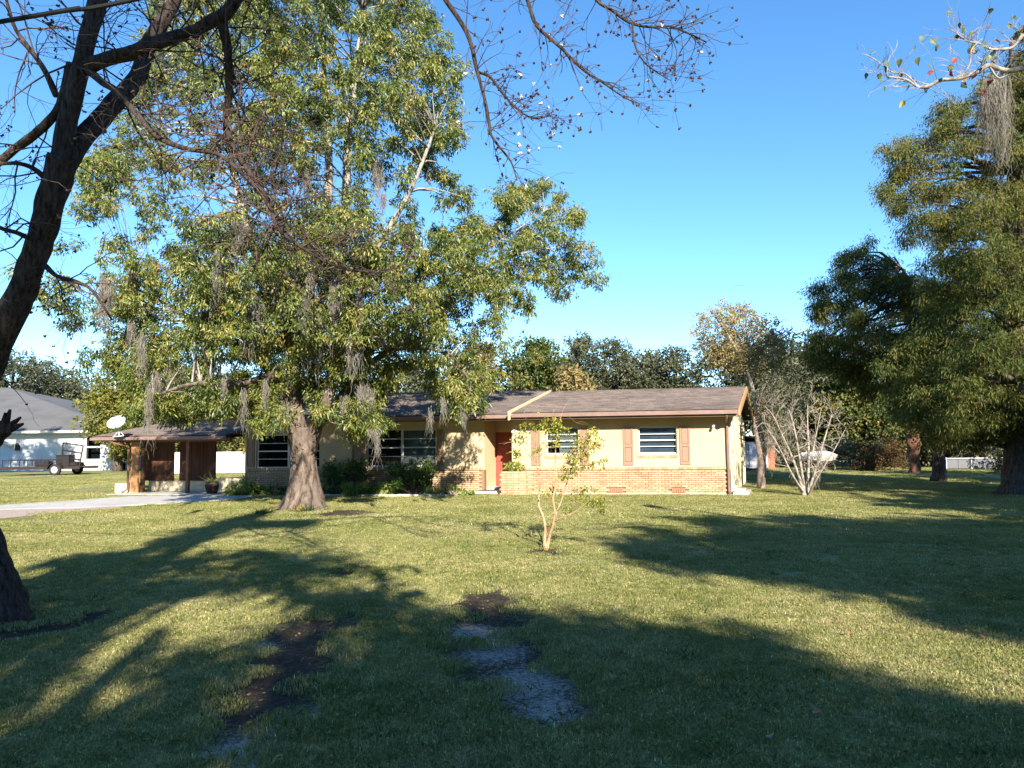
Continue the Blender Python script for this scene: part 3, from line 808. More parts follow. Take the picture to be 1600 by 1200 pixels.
for k in range(12):
    if k == 5: continue
    u = -21.75 + k * 0.25
    one('panel_board', M['brownwood'], cp, lambda mb: hb(mb, u, u + 0.245, 1.0 - (0.01 if k % 2 else 0), 1.05, 0.42, 2.08))
one('low_wall', M['cream'], cp, lambda mb: hb(mb, -21.6, -17.3, 1.06, 1.2, 0, 0.5))
one('planter_box', M['cream'], cp, lambda mb: (hb(mb, -22.15, -21.5, 0.1, 0.7, 0, 0.36)))
one('downspout', M['post'], cp, lambda mb: mb.tube([H(-22.0, -0.38, 1.96), H(-21.85, -0.3, 1.85), H(-21.5, -0.05, 1.76), H(-21.48, -0.05, 1.6), H(-21.48, -0.05, 0.15), H(-21.6, -0.2, 0.04)], 0.045, 6))
one('bracket', M['post'], cp, lambda mb: mb.tube([H(-18.05, 3.0, 1.6), H(-17.6, 3.0, 1.95)], 0.03, 5))
one('ceiling_lamp', M['white'], cp, lambda mb: (mb.ball(H(-22.45, -0.1, 1.83), 0.06, 8, 6), mb.ball(H(-22.28, -0.1, 1.86), 0.045, 8, 6), hb(mb, -22.5, -22.2, -0.12, -0.05, 1.9, 1.93)))
# satellite dish on the carport roof
db = np.array(W(183, 681, 27.5))
dish = thing('satellite_dish', 'white satellite dish standing on the edge of the carport roof', 'satellite dish', db)
def dish_fn(mb):
    c = db + np.array([-0.05, 0, 0.50]); nrm = unit(np.array([-0.15, -0.80, 0.60]))
    a = unit(np.cross(nrm, [0, 0, 1.0])); bb = np.cross(nrm, a)
    rings = 6; seg = 20
    pts = []
    for back in (0, 0.02):
        for i in range(rings + 1):
            r = i / rings
            for j in range(seg):
                th = 2 * math.pi * j / seg
                q = c + a * (0.36 * r * math.cos(th)) + bb * (0.29 * r * math.sin(th)) + nrm * (0.07 * r * r - 0.07 - back * (1 - 0.2 * r))
                pts.append(q)
    fc = []
    for s_ in (0, 1):
        o_ = s_ * (rings + 1) * seg
        for i in range(rings):
            for j in range(seg):
                f = (o_ + i * seg + j, o_ + i * seg + (j + 1) % seg, o_ + (i + 1) * seg + (j + 1) % seg, o_ + (i + 1) * seg + j)
                fc.append(f if s_ else f[::-1])
    o_ = (rings + 1) * seg; e_ = rings * seg
    for j in range(seg): fc.append((e_ + j, e_ + (j + 1) % seg, o_ + e_ + (j + 1) % seg, o_ + e_ + j))
    mb.poly(pts, fc)
one('reflector', M['white'], dish, dish_fn, smooth=True)
one('feed_arm', M['greymetal'], dish, lambda mb: (mb.tube([db + [-0.05, 0.05, 0.24], db + [0.08, -0.38, 0.36], db + [0.13, -0.45, 0.62]], 0.014, 6), mb.ball(db + [0.13, -0.45, 0.66], 0.035, 8, 5)))
one('mast', M['white'], dish, lambda mb: (mb.tube([db + [0.02, 0.1, 0.0], db + [0.0, 0.1, 0.2], db + [-0.03, 0.1, 0.42]], 0.022, 7), mb.tube([db + [0.14, 0.2, 0.0], db + [0.0, 0.1, 0.25]], 0.014, 6), mb.tube([db + [-0.16, 0.1, -0.02], db + [0.0, 0.1, 0.2]], 0.014, 6), mb.tube([db + [-0.2, 0.1, -0.03], db + [0.16, 0.14, 0.0]], 0.02, 6)))

# ------------------------------------------------------------------ drive and floor
dv = MB()
pA = [G(-420, 800), G(0, 790), G(60, 786), G(200, 776), G(392, 773)]
pB = [G(-420, 850), G(0, 797), G(120, 794), G(250, 788), G(370, 781)]
dz = 0.02
top = [(p[0], p[1], dz) for p in pA + [G(392, 777)] + pB[::-1]]
k = len(top)
dv.poly([(p[0], p[1], -0.1) for p in top] + top, [tuple(range(k, 2 * k)), ] + [(i, (i + 1) % k, k + (i + 1) % k, k + i) for i in range(k)])
o = dv.build('driveway', M['concrete']); o['kind'] = 'structure'
dv = MB()
top = [(p[0], p[1], 0.013) for p in [G(-420, 849), G(0, 796.5), G(120, 794.5), G(180, 791), G(190, 794), G(90, 801), G(0, 810), G(-420, 900)]]
k = len(top)
M['pinkconcrete'] = surf('pink_concrete', (0.42, 0.33, 0.28), 0.12, 5, 0.9, 0.2, 0.4, 60, 0.005)
dv.poly([(p[0], p[1], -0.1) for p in top] + top, [tuple(range(k, 2 * k))] + [(i, (i + 1) % k, k + (i + 1) % k, k + i) for i in range(k)])
o = dv.build('drive_apron', M['pinkconcrete']); o['kind'] = 'structure'
o = one('carport_floor', M['concrete'], None, lambda mb: hb(mb, -21.6, -17.32, -0.9, 6.0, -0.1, 0.026)); o['kind'] = 'structure'

# ------------------------------------------------------------------ the neighbour's white house
def nb_x(px_, Y=62.0): return (px_ - 800) / 1200.0 * Y
NB = thing('neighbour_house', 'white stucco house with grey hipped roof beyond the left lawn', 'house', (-45, 62, 0))
xr = nb_x(203)
XW1 = xr - 0.55
wa = W(136, 682, 62); wb = W(157, 717, 62); wc = W(173, 690, 62); wd = W(194, 717, 62)
wins = [(wa[0], wb[0], wb[2], wa[2]), (wc[0], wd[0], wb[2], wa[2])]
mb = MB(); x = -66.0
for (a, b_, c, d) in wins:
    mb.box(x, a, 62, 62.25, 0, 3.0); mb.box(a, b_, 62, 62.25, 0, c); mb.box(a, b_, 62, 62.25, d, 3.0); x = b_
mb.box(x, XW1, 62, 62.25, 0, 3.0)
mb.build('wall', M['whitewall'], NB)
one('wall', M['whitewall'], NB, lambda mb: (mb.box(XW1 - 0.25, XW1, 62.26, 86, 0, 3.0), mb.box(-66, XW1, 86.01, 86.2, 0, 3.0)))
one('dark_room_sheet', M['room'], NB, lambda mb: mb.box(-60, XW1 - 0.4, 63, 63.1, 0, 2.9))  # near-black sheet in place of the neighbour's unlit rooms
ez = W(120, 673, 61.3)[2]
one('frieze', M['whitewall'], NB, lambda mb: mb.box(-66, XW1, 62.001, 62.2, 3.001, ez - 0.05))
def nroof(mb):
    e0 = (-72, 61.2, ez); e1 = (xr, 61.2, ez); e2 = (xr, 87, ez); e3 = (-72, 87, ez)
    pk = W(14, 606, 74.1); r1 = (pk[0], 74.1, pk[2]); r0 = (-72, 74.1, pk[2])
    lo = [(p[0], p[1], p[2] - 0.12) for p in (e0, e1, e2, e3)]
    mb.poly([e0, e1, e2, e3, r1, r0] + lo, [(0, 1, 4, 5), (1, 2, 4), (2, 3, 5, 4), (0, 5, 3), (9, 8, 7, 6), (0, 6, 7, 1), (1, 7, 8, 2)])
one('roof', M['greyshingle'], NB, nroof)
one('fascia', M['white'], NB, lambda mb: (mb.box(-72, xr + 0.03, 61.12, 61.19, ez - 0.16, ez + 0.02), mb.box(xr + 0.002, xr + 0.06, 61.2, 87, ez - 0.16, ez + 0.02)))
one('soffit', M['whitewall'], NB, lambda mb: mb.box(-72, xr, 61.2, 61.99, ez - 0.18, ez - 0.13))
def nroof2(mb):
    a = W(133, 641, 80); b_ = W(170, 642, 80); c = W(203, 666, 78); d = W(120, 666, 78)
    q = np.array([0, 9, 0]); lo = [c + q, d + q]
    mb.poly([d, c, b_, a, c + q, d + q], [(0, 1, 2, 3), (1, 4, 2), (4, 5, 3, 2), (5, 0, 3), (0, 5, 4, 1)])
one('roof', M['greyshingle'], NB, nroof2)
for (a, b_, c, d) in wins:
    w = one('window', M['white'], NB, lambda mb: (mb.box(a - 0.16, a, 61.95, 62.1, c - 0.14, d + 0.1), mb.box(b_, b_ + 0.16, 61.95, 62.1, c - 0.14, d + 0.1), mb.box(a, b_, 61.95, 62.1, c - 0.14, c), mb.box(a, b_, 61.95, 62.1, d, d + 0.1)))
    mz = c + (d - c) * 0.53
    one('window_bar', M['white'], w, lambda mb: mb.box(a, b_, 62.0, 62.1, mz - 0.06, mz + 0.06))
    one('sill', M['white'], w, lambda mb: mb.box(a - 0.3, b_ + 0.3, 61.88, 61.99, c - 0.26, c - 0.142))
    for (z0, z1) in ((c, mz - 0.06), (mz + 0.06, d)):
        one('pane', M['glass'], w, lambda mb: mb.box(a, b_, 62.12, 62.14, z0, z1))
p = W(29, 699, 62)
one('wall_lamp', M['black'], NB, lambda mb: (mb.box(p[0] - 0.15, p[0] + 0.15, 61.75, 61.99, p[2] - 0.25, p[2] + 0.1), mb.ball((p[0], 61.8, p[2] + 0.2), 0.16, 8, 6)))
p = W(14, 694, 61.9)
one('vent_pipe', M['white'], NB, lambda mb: mb.tube([(p[0] - 0.4, 61.8, p[2] + 0.1), (p[0] + 0.4, 61.8, p[2] - 0.1)], 0.16, 8))

# ------------------------------------------------------------------ utility trailer
TY = 50.0
tb = G(60, 743); tb = np.array([tb[0], TY, 0])
tr_ = thing('utility_trailer', 'rusty open utility trailer with raised mesh ramp parked before the white house', 'trailer', W(65, 743, TY) * [1, 1, 0])
def tz(y, x=60): return W(x, y, TY)[2]
def tx(x): return W(x, 720, TY)[0]
dk = tz(729.5)
for k in range(5):
    y0 = TY - 0.0 + k * 0.42
    one('deck_board', M['deckwood'], tr_, lambda mb: mb.box(tx(4), tx(124), y0, y0 + 0.40, dk - 0.04, dk))
one('frame', M['steel'], tr_, lambda mb: (mb.box(tx(3), tx(126), TY - 0.1, TY - 0.01, dk - 0.16, dk + 0.02), mb.box(tx(3), tx(126), TY + 2.11, TY + 2.2, dk - 0.16, dk + 0.02), mb.tube([(tx(4), TY + 0.1, dk - 0.1), (tx(-22), TY + 1.05, dk - 0.15)], 0.06, 4), mb.tube([(tx(4), TY + 2.0, dk - 0.1), (tx(-22), TY + 1.05, dk - 0.15)], 0.06, 4), mb.tube([(tx(-22), TY + 1.05, dk - 0.15), (tx(-22), TY + 1.05, 0.02)], 0.05, 5)))
rt = tz(719)
def rails(mb):
    for yy in (TY - 0.06, TY + 2.15):
        mb.tube([(tx(5), yy, rt), (tx(97), yy, rt)], 0.035, 4)
        for k in range(8):
            xx = tx(5 + k * 13.1); mb.tube([(xx, yy, dk), (xx, yy, rt)], 0.028, 4)
    mb.tube([(tx(5), TY - 0.06, rt), (tx(5), TY + 2.15, rt)], 0.035, 4)
one('side_rail', M['steel'], tr_, rails)
def ramp_fn(mb):
    A = np.array([tx(126), TY - 0.05, dk]); B = np.array([tx(126), TY + 2.1, dk])
    top = np.array([tx(129), 0, tz(696)])
    a1 = np.array([tx(130), TY - 0.05, tz(697)]); b1 = np.array([tx(98.5), TY - 0.02, tz(692)])
    a0 = np.array([tx(125), TY - 0.05, dk]); b0 = np.array([tx(96.5), TY - 0.02, tz(722)])
    # the gate stands turned, so its width shows: corners spread in depth as well
    b1[1] += 1.9; b0[1] += 1.9
    b1 = W(98.5, 692, TY + 1.9); b0 = W(96.5, 722, TY + 1.9)
    for t in (0, 0.3, 0.63, 1.0):
        mb.tube([a0 + (a1 - a0) * t, b0 + (b1 - b0) * t], 0.04, 4)
    mb.tube([a0, a1], 0.045, 4); mb.tube([b0, b1], 0.045, 4)
    for t in np.linspace(0.06, 0.94, 14):
        p_ = a0 + (b0 - a0) * t; q_ = a1 + (b1 - a1) * t
        mb.tube([p_, q_], 0.008, 3)
    for t in np.linspace(0.05, 0.95, 14):
        mb.tube([a0 + (a1 - a0) * t, b0 + (b1 - b0) * t], 0.008, 3)
one('ramp_gate', M['steel'], tr_, ramp_fn)
one('tool_box', M['black'], tr_, lambda mb: (mb.box(tx(74), tx(95), TY + 0.9, TY + 1.6, dk + 0.005, tz(713)), mb.box(tx(73.5), tx(95.5), TY + 0.88, TY + 1.62, tz(713) + 0.005, tz(712) + 0.03)), bevel=0.02)
one('load', M['black'], tr_, lambda mb: mb.box(tx(40), tx(62), TY + 0.9, TY + 1.5, dk + 0.005, tz(721)), bevel=0.05)
one('load', M['black'], tr_, lambda mb: mb.box(tx(101), tx(113), TY + 0.5, TY + 1.4, dk + 0.005, tz(723)), bevel=0.05)
for yy in (TY - 0.32, TY + 2.22):
    wc_ = np.array([tx(90), yy, 0.365])
    wh = one('wheel', M['tyre'], tr_, lambda mb: (mb.tube([wc_ + [0, -0.02, 0], wc_ + [0, 0.02, 0], wc_ + [0, 0.18, 0], wc_ + [0, 0.22, 0]], [0.31, 0.365, 0.365, 0.31], 20)))
    one('rim', M['rim'], wh, lambda mb: (mb.tube([wc_ + [0, -0.035, 0], wc_ + [0, -0.021, 0]], [0.17, 0.21], 16), mb.tube([wc_ + [0, -0.06, 0], wc_ + [0, -0.036, 0]], [0.05, 0.06], 10)))
    def fend(mb):
        for k in range(9):
            a0 = math.pi * (0.03 + 0.94 * k / 9); a1 = math.pi * (0.03 + 0.94 * (k + 1) / 9)
            r0, r1 = 0.46, 0.49
            c = wc_
            P = [(c[0] + r0 * math.cos(a0), c[1] - 0.05, c[2] + r0 * math.sin(a0)), (c[0] + r1 * math.cos(a0), c[1] - 0.05, c[2] + r1 * math.sin(a0)), (c[0] + r1 * math.cos(a0), c[1] + 0.25, c[2] + r1 * math.sin(a0)), (c[0] + r0 * math.cos(a0), c[1] + 0.25, c[2] + r0 * math.sin(a0)),
                 (c[0] + r0 * math.cos(a1), c[1] - 0.05, c[2] + r0 * math.sin(a1)), (c[0] + r1 * math.cos(a1), c[1] - 0.05, c[2] + r1 * math.sin(a1)), (c[0] + r1 * math.cos(a1), c[1] + 0.25, c[2] + r1 * math.sin(a1)), (c[0] + r0 * math.cos(a1), c[1] + 0.25, c[2] + r0 * math.sin(a1))]
            mb.hexa(P)
    one('fender', M['steel'], tr_, fend)

# ------------------------------------------------------------------ things behind the yard
fr = thing('white_board_fence', 'white board fence seen through the open right bay of the carport', 'fence', W(345, 735, 50) * [1, 1, 0])
xa, xb = W(255, 720, 50)[0], W(400, 720, 50)[0]; zt = W(345, 706, 50)[2]
k = 0; x = xa
while x < xb:
    one('fence_board', M['white'], fr, lambda mb: mb.box(x, x + 0.29, 50 - 0.01 * (k % 2), 50.04, 0.05, zt)); x += 0.30; k += 1
cn = thing('shipping_container', 'white ribbed container door and orange side behind the right end of the house', 'container', W(1180, 735, 46) * [1, 1, 0])
cx0, cx1, cx2 = W(1150, 720, 46)[0], W(1201, 720, 46)[0], W(1211, 720, 46)[0]
cz = W(1180, 690, 46)[2]
one('body', M['rust'], cn, lambda mb: mb.box(cx0 - 0.5, cx2, 46.06, 52, 0.1, cz))
for k in range(3):
    x0 = cx0 + (cx1 - cx0) * k / 3; x1 = cx0 + (cx1 - cx0) * (k + 1) / 3 - 0.03
    d_ = one('door', M['whitemetal'], cn, lambda mb: mb.box(x0, x1, 46, 46.055, 0.15, cz - 0.03))
    for j in range(4):
        z = 0.3 + j * (cz - 0.5) / 4
        one('rib', M['whitemetal'], d_, lambda mb: mb.box(x0 + 0.05, x1 - 0.05, 45.96, 45.998, z, z + (cz - 0.6) / 5))
    one('lock_bar', M['greymetal'], d_, lambda mb: mb.tube([(x0 + 0.12, 45.93, 0.2), (x0 + 0.12, 45.93, cz - 0.1)], 0.02, 5))
one('roof', M['greyshingle'], cn, lambda mb: mb.poly([(cx0 - 1, 45.6, cz + 0.55), (cx1 + 0.1, 45.6, cz + 0.02), (cx1 + 0.1, 52.5, cz + 0.02), (cx0 - 1, 52.5, cz + 0.55), (cx0 - 1, 45.6, cz + 0.62), (cx1 + 0.1, 45.6, cz + 0.1), (cx1 + 0.1, 52.5, cz + 0.1), (cx0 - 1, 52.5, cz + 0.62)], [(0, 3, 2, 1), (4, 5, 6, 7), (0, 1, 5, 4), (1, 2, 6, 5), (2, 3, 7, 6), (3, 0, 4, 7)]))
bt = thing('small_boat', 'white covered boat on a trailer behind the bare vase shaped tree', 'boat', W(1285, 735, 44) * [1, 1, 0])
def boat(mb):
    B = lambda x, y: W(x, y, 44)
    sec = []
    for (x, yb_, yt, hw) in ((1252, 716, 709, 0.15), (1262, 722, 708, 0.7), (1275, 724, 706, 1.0), (1290, 724, 705.5, 1.1), (1297, 722, 707, 1.05)):
        lo = B(x, yb_); hi = B(x, yt)
        sec.append([lo + [0, 0, 0], lo + [0, -hw * 0.7, 0.15], hi + [0, -hw, -0.12], hi + [0, 0, 0.05], hi + [0, hw, -0.12], lo + [0, hw * 0.7, 0.15]])
    k0 = len(mb.v); pts = [q for s_ in sec for q in s_]; f = []
    for i in range(4):
        for j in range(6): f.append((i * 6 + j, i * 6 + (j + 1) % 6, (i + 1) * 6 + (j + 1) % 6, (i + 1) * 6 + j))
    f += [tuple(range(5, -1, -1)), tuple(range(24, 30))]
    mb.poly(pts, f)
one('hull', M['whitemetal'], bt, boat)
one('trailer_frame', M['steel'], bt, lambda mb: (mb.tube([W(1245, 728, 44), W(1298, 727, 44)], 0.06, 5), mb.tube([W(1284, 735.5, 43.4) * [1, 1, 0] + [0, 0, 0.33], W(1284, 735.5, 43.6) * [1, 1, 0] + [0, 0, 0.33]], 0.33, 14), mb.tube([W(1284, 735, 43.6) * [1, 1, 0] + [0, 0, 0.33], W(1284, 735, 44.6) * [1, 1, 0] + [0, 0, 0.33]], 0.04, 6)))
cf = thing('grey_panel_fence', 'low grey panel fence with metal posts left of the large cypress trunk', 'fence', W(1510, 742, 44) * [1, 1, 0])
fz = W(1510, 716, 44)[2]
for k in range(12):
    x = W(1478, 730, 44)[0] + k * 0.72
    one('panel', M['greymetal'], cf, lambda mb: mb.box(x, x + 0.70, 44, 44.04, 0.08, fz - 0.05))
    if k % 2 == 0: one('fence_post', M['whitemetal'], cf, lambda mb: mb.tube([(x, 43.95, 0), (x, 43.95, fz + 0.06)], 0.035, 6))
one('top_rail', M['whitemetal'], cf, lambda mb: mb.tube([(W(1478, 730, 44)[0], 43.95, fz), (W(1478, 730, 44)[0] + 8.6, 43.95, fz)], 0.025, 6))

# ------------------------------------------------------------------ far trees
def far_tree(name, label, px_, ytop, wpx, Y, leaf, seed, nl=9000, base=0.12, lsize=0.20, drop=0.15, trunkm='cypressbark', sparse=1.0, cat='tree', group='trees behind the houses', lean=0.0, nclump=46):
    r = np.random.default_rng(seed)
    ytop -= (16 if 700 < px_ < 1300 else 6)
    top = W(px_, ytop, Y); Hh = top[2]; cx = top[0]; hw = wpx * 1.2 / 1200.0 * Y / 2
    t = thing(name, label, cat, (cx, Y, 0), group)
    mb = MB()
    tr0 = max(0.12, Hh * 0.028)
    path = limb_w(mb, [(cx, Y, -0.1), (cx + lean * 0.3, Y, Hh * 0.25), (cx + lean, Y + 0.3, Hh * 0.55), (cx + lean * 0.6, Y, Hh * 0.85)], [tr0 * 1.5, tr0, tr0 * 0.7, tr0 * 0.2], 7, 0.06, 3)
    base = min(base, 0.08); zc = Hh * (base + 1) / 2; zr = Hh * (1 - base) / 2
    u = unit(r.normal(size=(nclump, 3))); rr = r.random(nclump) ** 0.4
    C = np.stack([cx + u[:, 0] * rr * hw * 0.82, Y + u[:, 1] * rr * hw * 0.75, zc + u[:, 2] * rr * zr * 0.90], 1)
    w_ = 1 - 0.35 * np.clip((C[:, 2] - zc) / zr, 0, 1)
    C[:, 0] = cx + (C[:, 0] - cx) * w_
    R = hw * r.uniform(0.24, 0.40, nclump) * sparse
    for c in C[: nclump // 2]:
        q = path[min(len(path) - 1, int(len(path) * (0.3 + 0.5 * c[2] / Hh)))]
        mb.tube([q[0], (q[0] + c) / 2 + [0, 0, -0.15], c], [q[1] * 0.4 + 0.02, 0.05, 0.02], 4, False)
    mb.build('trunk', M[trunkm], t, smooth=True)
    per = 6; ns = max(4, nl // (nclump * per))
    P, D, v = foliage(C, R, ns, per, drop, 1.3, lsize * 1.2, vbase=r.random(nclump), shell=0.5)
    leaves('crown', P, D, lsize * 1.5 * rng.uniform(0.7, 1.3, len(P)), lsize * 0.8, v, M[leaf], t)
    return t
FT = [
 ('oak_tree', 'dark live oak above the grey roof peak at the far left', 22, 545, 150, 84, 'darkleaf', 9000),
 ('oak_tree', 'grey green oak rising behind the middle of the grey hipped roof', 85, 566, 120, 92, 'darkleaf', 9000),
 ('oak_tree', 'round dark oak behind the right slope of the grey roof', 140, 572, 100, 90, 'darkleaf', 7000),
 ('yellowing_tree', 'bright yellow green tree above the satellite dish', 190, 552, 110, 58, 'yelleaf', 11000),
 ('green_tree', 'green tree directly behind the left edge of the carport roof', 245, 560, 110, 55, 'midleaf', 9000),
 ('oak_tree', 'dark oak standing behind the carport ridge', 315, 575, 140, 62, 'darkleaf', 9000),
 ('green_tree', 'yellow green tree behind the gap between carport and house roof', 385, 590, 110, 52, 'yelleaf', 8000),
 ('oak_tree', 'dark oak hidden behind the large pale barked tree trunk', 460, 565, 140, 60, 'darkleaf', 9000),
 ('oak_tree', 'dark oak above the roof just right of the large trunk', 560, 570, 140, 58, 'darkleaf', 9000),
 ('oak_tree', 'grey green oak behind the roof above the big double window', 650, 556, 150, 60, 'darkleaf', 10000),
 ('green_tree', 'yellowish tree behind the roof seen under the right hanging boughs', 742, 530, 110, 56, 'tanleaf', 8000),
 ('green_tree', 'bright green tree behind the roof directly above the red door', 832, 530, 110, 54, 'midleaf', 11000),
 ('bare_brush_tree', 'low tan brushy tree just above the cream rake board', 893, 585, 90, 42, 'tanleaf', 5000),
 ('oak_tree', 'dark live oak behind the roof left of the shuttered right window', 895, 526, 110, 72, 'darkleaf', 9000),
 ('oak_tree', 'rounded grey green oak centred behind the front wing roof', 950, 543, 110, 70, 'darkleaf', 11000),
 ('oak_tree', 'dark oak with a notch of sky on its left behind the wing roof', 1045, 533, 120, 68, 'darkleaf', 12000),
 ('oak_tree', 'tall dark oak behind the right gable of the house', 1232, 512, 130, 56, 'darkleaf', 12000),
 ('oak_tree', 'round topped dark tree between the gable and the cypress boughs', 1268, 535, 90, 64, 'midleaf', 9000),
 ('green_tree', 'lighter green tree with yellow patches behind the white boat', 1345, 575, 120, 50, 'midleaf', 12000),
 ('oak_tree', 'grey green low oak left of the yellow patched tree', 1290, 590, 80, 52, 'darkleaf', 7000),
 ('green_tree', 'dark green tree behind the moss draped trunk', 1430, 560, 150, 54, 'darkleaf', 9000),
 ('green_tree', 'shadowed green tree behind the grey panel fence', 1530, 520, 180, 60, 'midleaf', 9000),
 ('oak_tree', 'dark oak at the far right edge behind the cypress', 1640, 500, 190, 62, 'darkleaf', 9000),
 ('oak_tree', 'broad dark oak filling the gap behind the loose yellow leaved tree', 1150, 528, 150, 66, 'darkleaf', 9000),
 ('oak_tree', 'dense oak behind the thin forked trunk beside the gable', 1205, 560, 120, 52, 'darkleaf', 9000),
 ('oak_tree', 'low dark oak behind the ridge between two taller oaks', 1000, 552, 120, 76, 'darkleaf', 7000),
 ('green_tree', 'deep green tree closing the view between boat and red barked trunk', 1395, 590, 140, 50, 'midleaf', 9000),
 ('oak_tree', 'dark oak standing behind the second cypress trunk', 1480, 590, 150, 48, 'darkleaf', 9000),
 ('oak_tree', 'dark oak beyond the left edge of the neighbouring roof', -80, 520, 190, 88, 'darkleaf', 6000),
]
for i, (nm, lb, x, yt, wp, Y, lf, nl) in enumerate(FT):
    far_tree(nm, lb, x, yt, wp, Y, lf, 100 + i, nl=int(nl * 1.35), base=0.06 if Y > 50 else 0.2, lsize=0.17 + 0.0012 * (Y - 50), nclump=70, lean=random.uniform(-0.6, 0.6))
# tall loose tree with white branches right of the wing roof
tt = thing('slender_tree', 'loose yellow leaved tree with pale branches beside the gable end', 'tree', G(1187, 765), None)
mb = MB(); YB = 33.0
tt.location = Vector((float(W(1190, 760, YB)[0]), YB, 0))
l1 = limb(mb, [(1192, 745, YB, 0.16), (1190, 700, YB, 0.13), (1184, 650, YB, 0.11), (1175, 605, YB, 0.09), (1160, 565, YB - 0.5, 0.07), (1135, 520, YB - 1, 0.045), (1120, 495, YB - 1, 0.02)], 8)
l2 = limb(mb, [(1186, 660, YB, 0.09), (1200, 615, YB + 0.4, 0.07), (1208, 570, YB + 0.6, 0.05), (1202, 520, YB + 0.8, 0.025)], 7)
l3 = limb(mb, [(1172, 598, YB, 0.06), (1150, 575, YB + 1, 0.04), (1120, 550, YB + 1.3, 0.025), (1098, 530, YB + 1.5, 0.012)], 6)
rn = random.Random(5); tips = []
for l_ in (l1[12:], l2[5:], l3[4:]):
    for q, r_ in l_[::2]:
        twigs(mb, q, (rn.uniform(-1, 1), rn.uniform(-1, 1), rn.uniform(0, 1.2)), 1.3, 0.02, 1, tips, rn, 0, 0.7, (1, 3), 0.008, 4)
mb.build('trunk', M['palebark'], tt, smooth=True)
pl_ = [(1085, 520), (1100, 488), (1135, 470), (1170, 480), (1215, 505), (1228, 545), (1215, 590), (1180, 600), (1150, 590), (1110, 570), (1090, 550)]
pt = sample_outline(pl_, 170, 3)
C = np.array([W(x, y, YB + rn.uniform(-1.6, 1.6)) for x, y in pt])
P, D, v = foliage(C, np.full(len(C), 0.42), 9, 7, 0.3, 1.2, 0.15, shell=0.6)
leaves('crown', P, D, 0.11, 0.06, v + 0.05, M['tanleaf'], tt)

# thickets closing the yard
def thicket(name, label, boxes, leaf, n, lsize):
    C = []; R = []
    for (x0, x1, yt, Y) in boxes:
        for k in range(int((x1 - x0) / 9)):
            x = rng.uniform(x0, x1); z = W(x, yt, Y)[2] * rng.uniform(0.15, 0.9)
            p_ = W(x, 700, Y + rng.uniform(-2, 2)); C.append([p_[0], p_[1], z]); R.append(rng.uniform(0.5, 1.1))
    C = np.array(C); R = np.array(R)
    ns = max(3, n // (len(C) * 6))
    P, D, v = foliage(C, R, ns, 6, 0.1, 1.3, lsize, shell=0.5)
    P[:, 2] = np.abs(P[:, 2])
    o = leaves(name, P, D, lsize, lsize * 0.5, v, M[leaf], None)
    o['kind'] = 'stuff'
    return o
thicket('far_thicket', '', [(205, 420, 690, 70), (420, 820, 620, 66), (780, 1180, 588, 78), (780, 1180, 640, 70), (1150, 1330, 620, 64), (1290, 1500, 620, 58), (1440, 1720, 600, 56), (1440, 1720, 690, 50), (-60, 200, 640, 95)], 'darkleaf', 75000, 0.32)
thicket('understorey', '', [(1300, 1420, 690, 47), (1210, 1300, 700, 52), (1560, 1700, 690, 40)], 'darkleaf', 14000, 0.16)
rb = thing('vine_thicket', 'rust coloured vine covered bush between the boat and the red barked trunk', 'bush', W(1375, 737, 44) * [1, 1, 0])
C = np.array([W(rng.uniform(1340, 1410), 700, 44 + rng.uniform(-1, 1)) * [1, 1, 0] + [0, 0, rng.uniform(0.2, 1.9)] for k in range(26)])
P, D, v = foliage(C, np.full(26, 0.5), 30, 6, 0.4, 1.2, 0.15); leaves('foliage', P, D, 0.13, 0.07, v, M['rustleaf'], rb)

# mid-ground trunks on the right
def trunk_tree(name, label, pts, mat, cat='tree', wob=0.08, extra=None, leaf=None, outline=None, ncl=60, Yc=None, seed=1, nspr=12, per=7, L=0.1, lw=0.5, R=0.5, drop=0.6, sp=0.9):
    b_ = W(pts[0][0], pts[0][1], pts[0][2])
    t = thing(name, label, cat, (b_[0], b_[1], 0))
    mb = MB(); l_ = limb(mb, pts, 12, wob)
    rn = random.Random(seed)
    if extra: 
        for e in extra: limb(mb, e, 7, 0.05)
    if outline:
        pt = sample_outline(outline, ncl, seed)
        C = np.array([W(x, y, Yc + rn.uniform(-1.8, 1.8)) for x, y in pt])
        for c in C[:40]:
            q = min(l_[len(l_) // 2:], key=lambda s_: np.linalg.norm(s_[0] - c))
            mb.tube([q[0], (q[0] + c) / 2 + [0, 0, 0.2], c], [q[1] * 0.4, 0.03, 0.012], 4, False)
        P, D, v = foliage(C, np.full(len(C), R), nspr, per, drop, sp, 0.14)
        leaves('crown', P, D, L, L * lw, v, M[leaf], t)
    mb.build('trunk', M[mat], t, smooth=True)
    return t
trunk_tree('red_barked_tree', 'short reddish trunk with shaggy bark in front of the dark trees', [(1430, 741, 39.5, 0.32), (1429, 725, 39.5, 0.24), (1428, 705, 39.5, 0.26), (1427, 690, 39.5, 0.34), (1427, 665, 39.5, 0.28), (1425, 620, 39.5, 0.2)], 'redbark', wob=0.12,
           leaf='midleaf', outline=[(1370, 640), (1390, 590), (1440, 580), (1470, 620), (1460, 660), (1400, 680)], ncl=60, Yc=40, seed=6, nspr=12, L=0.15)
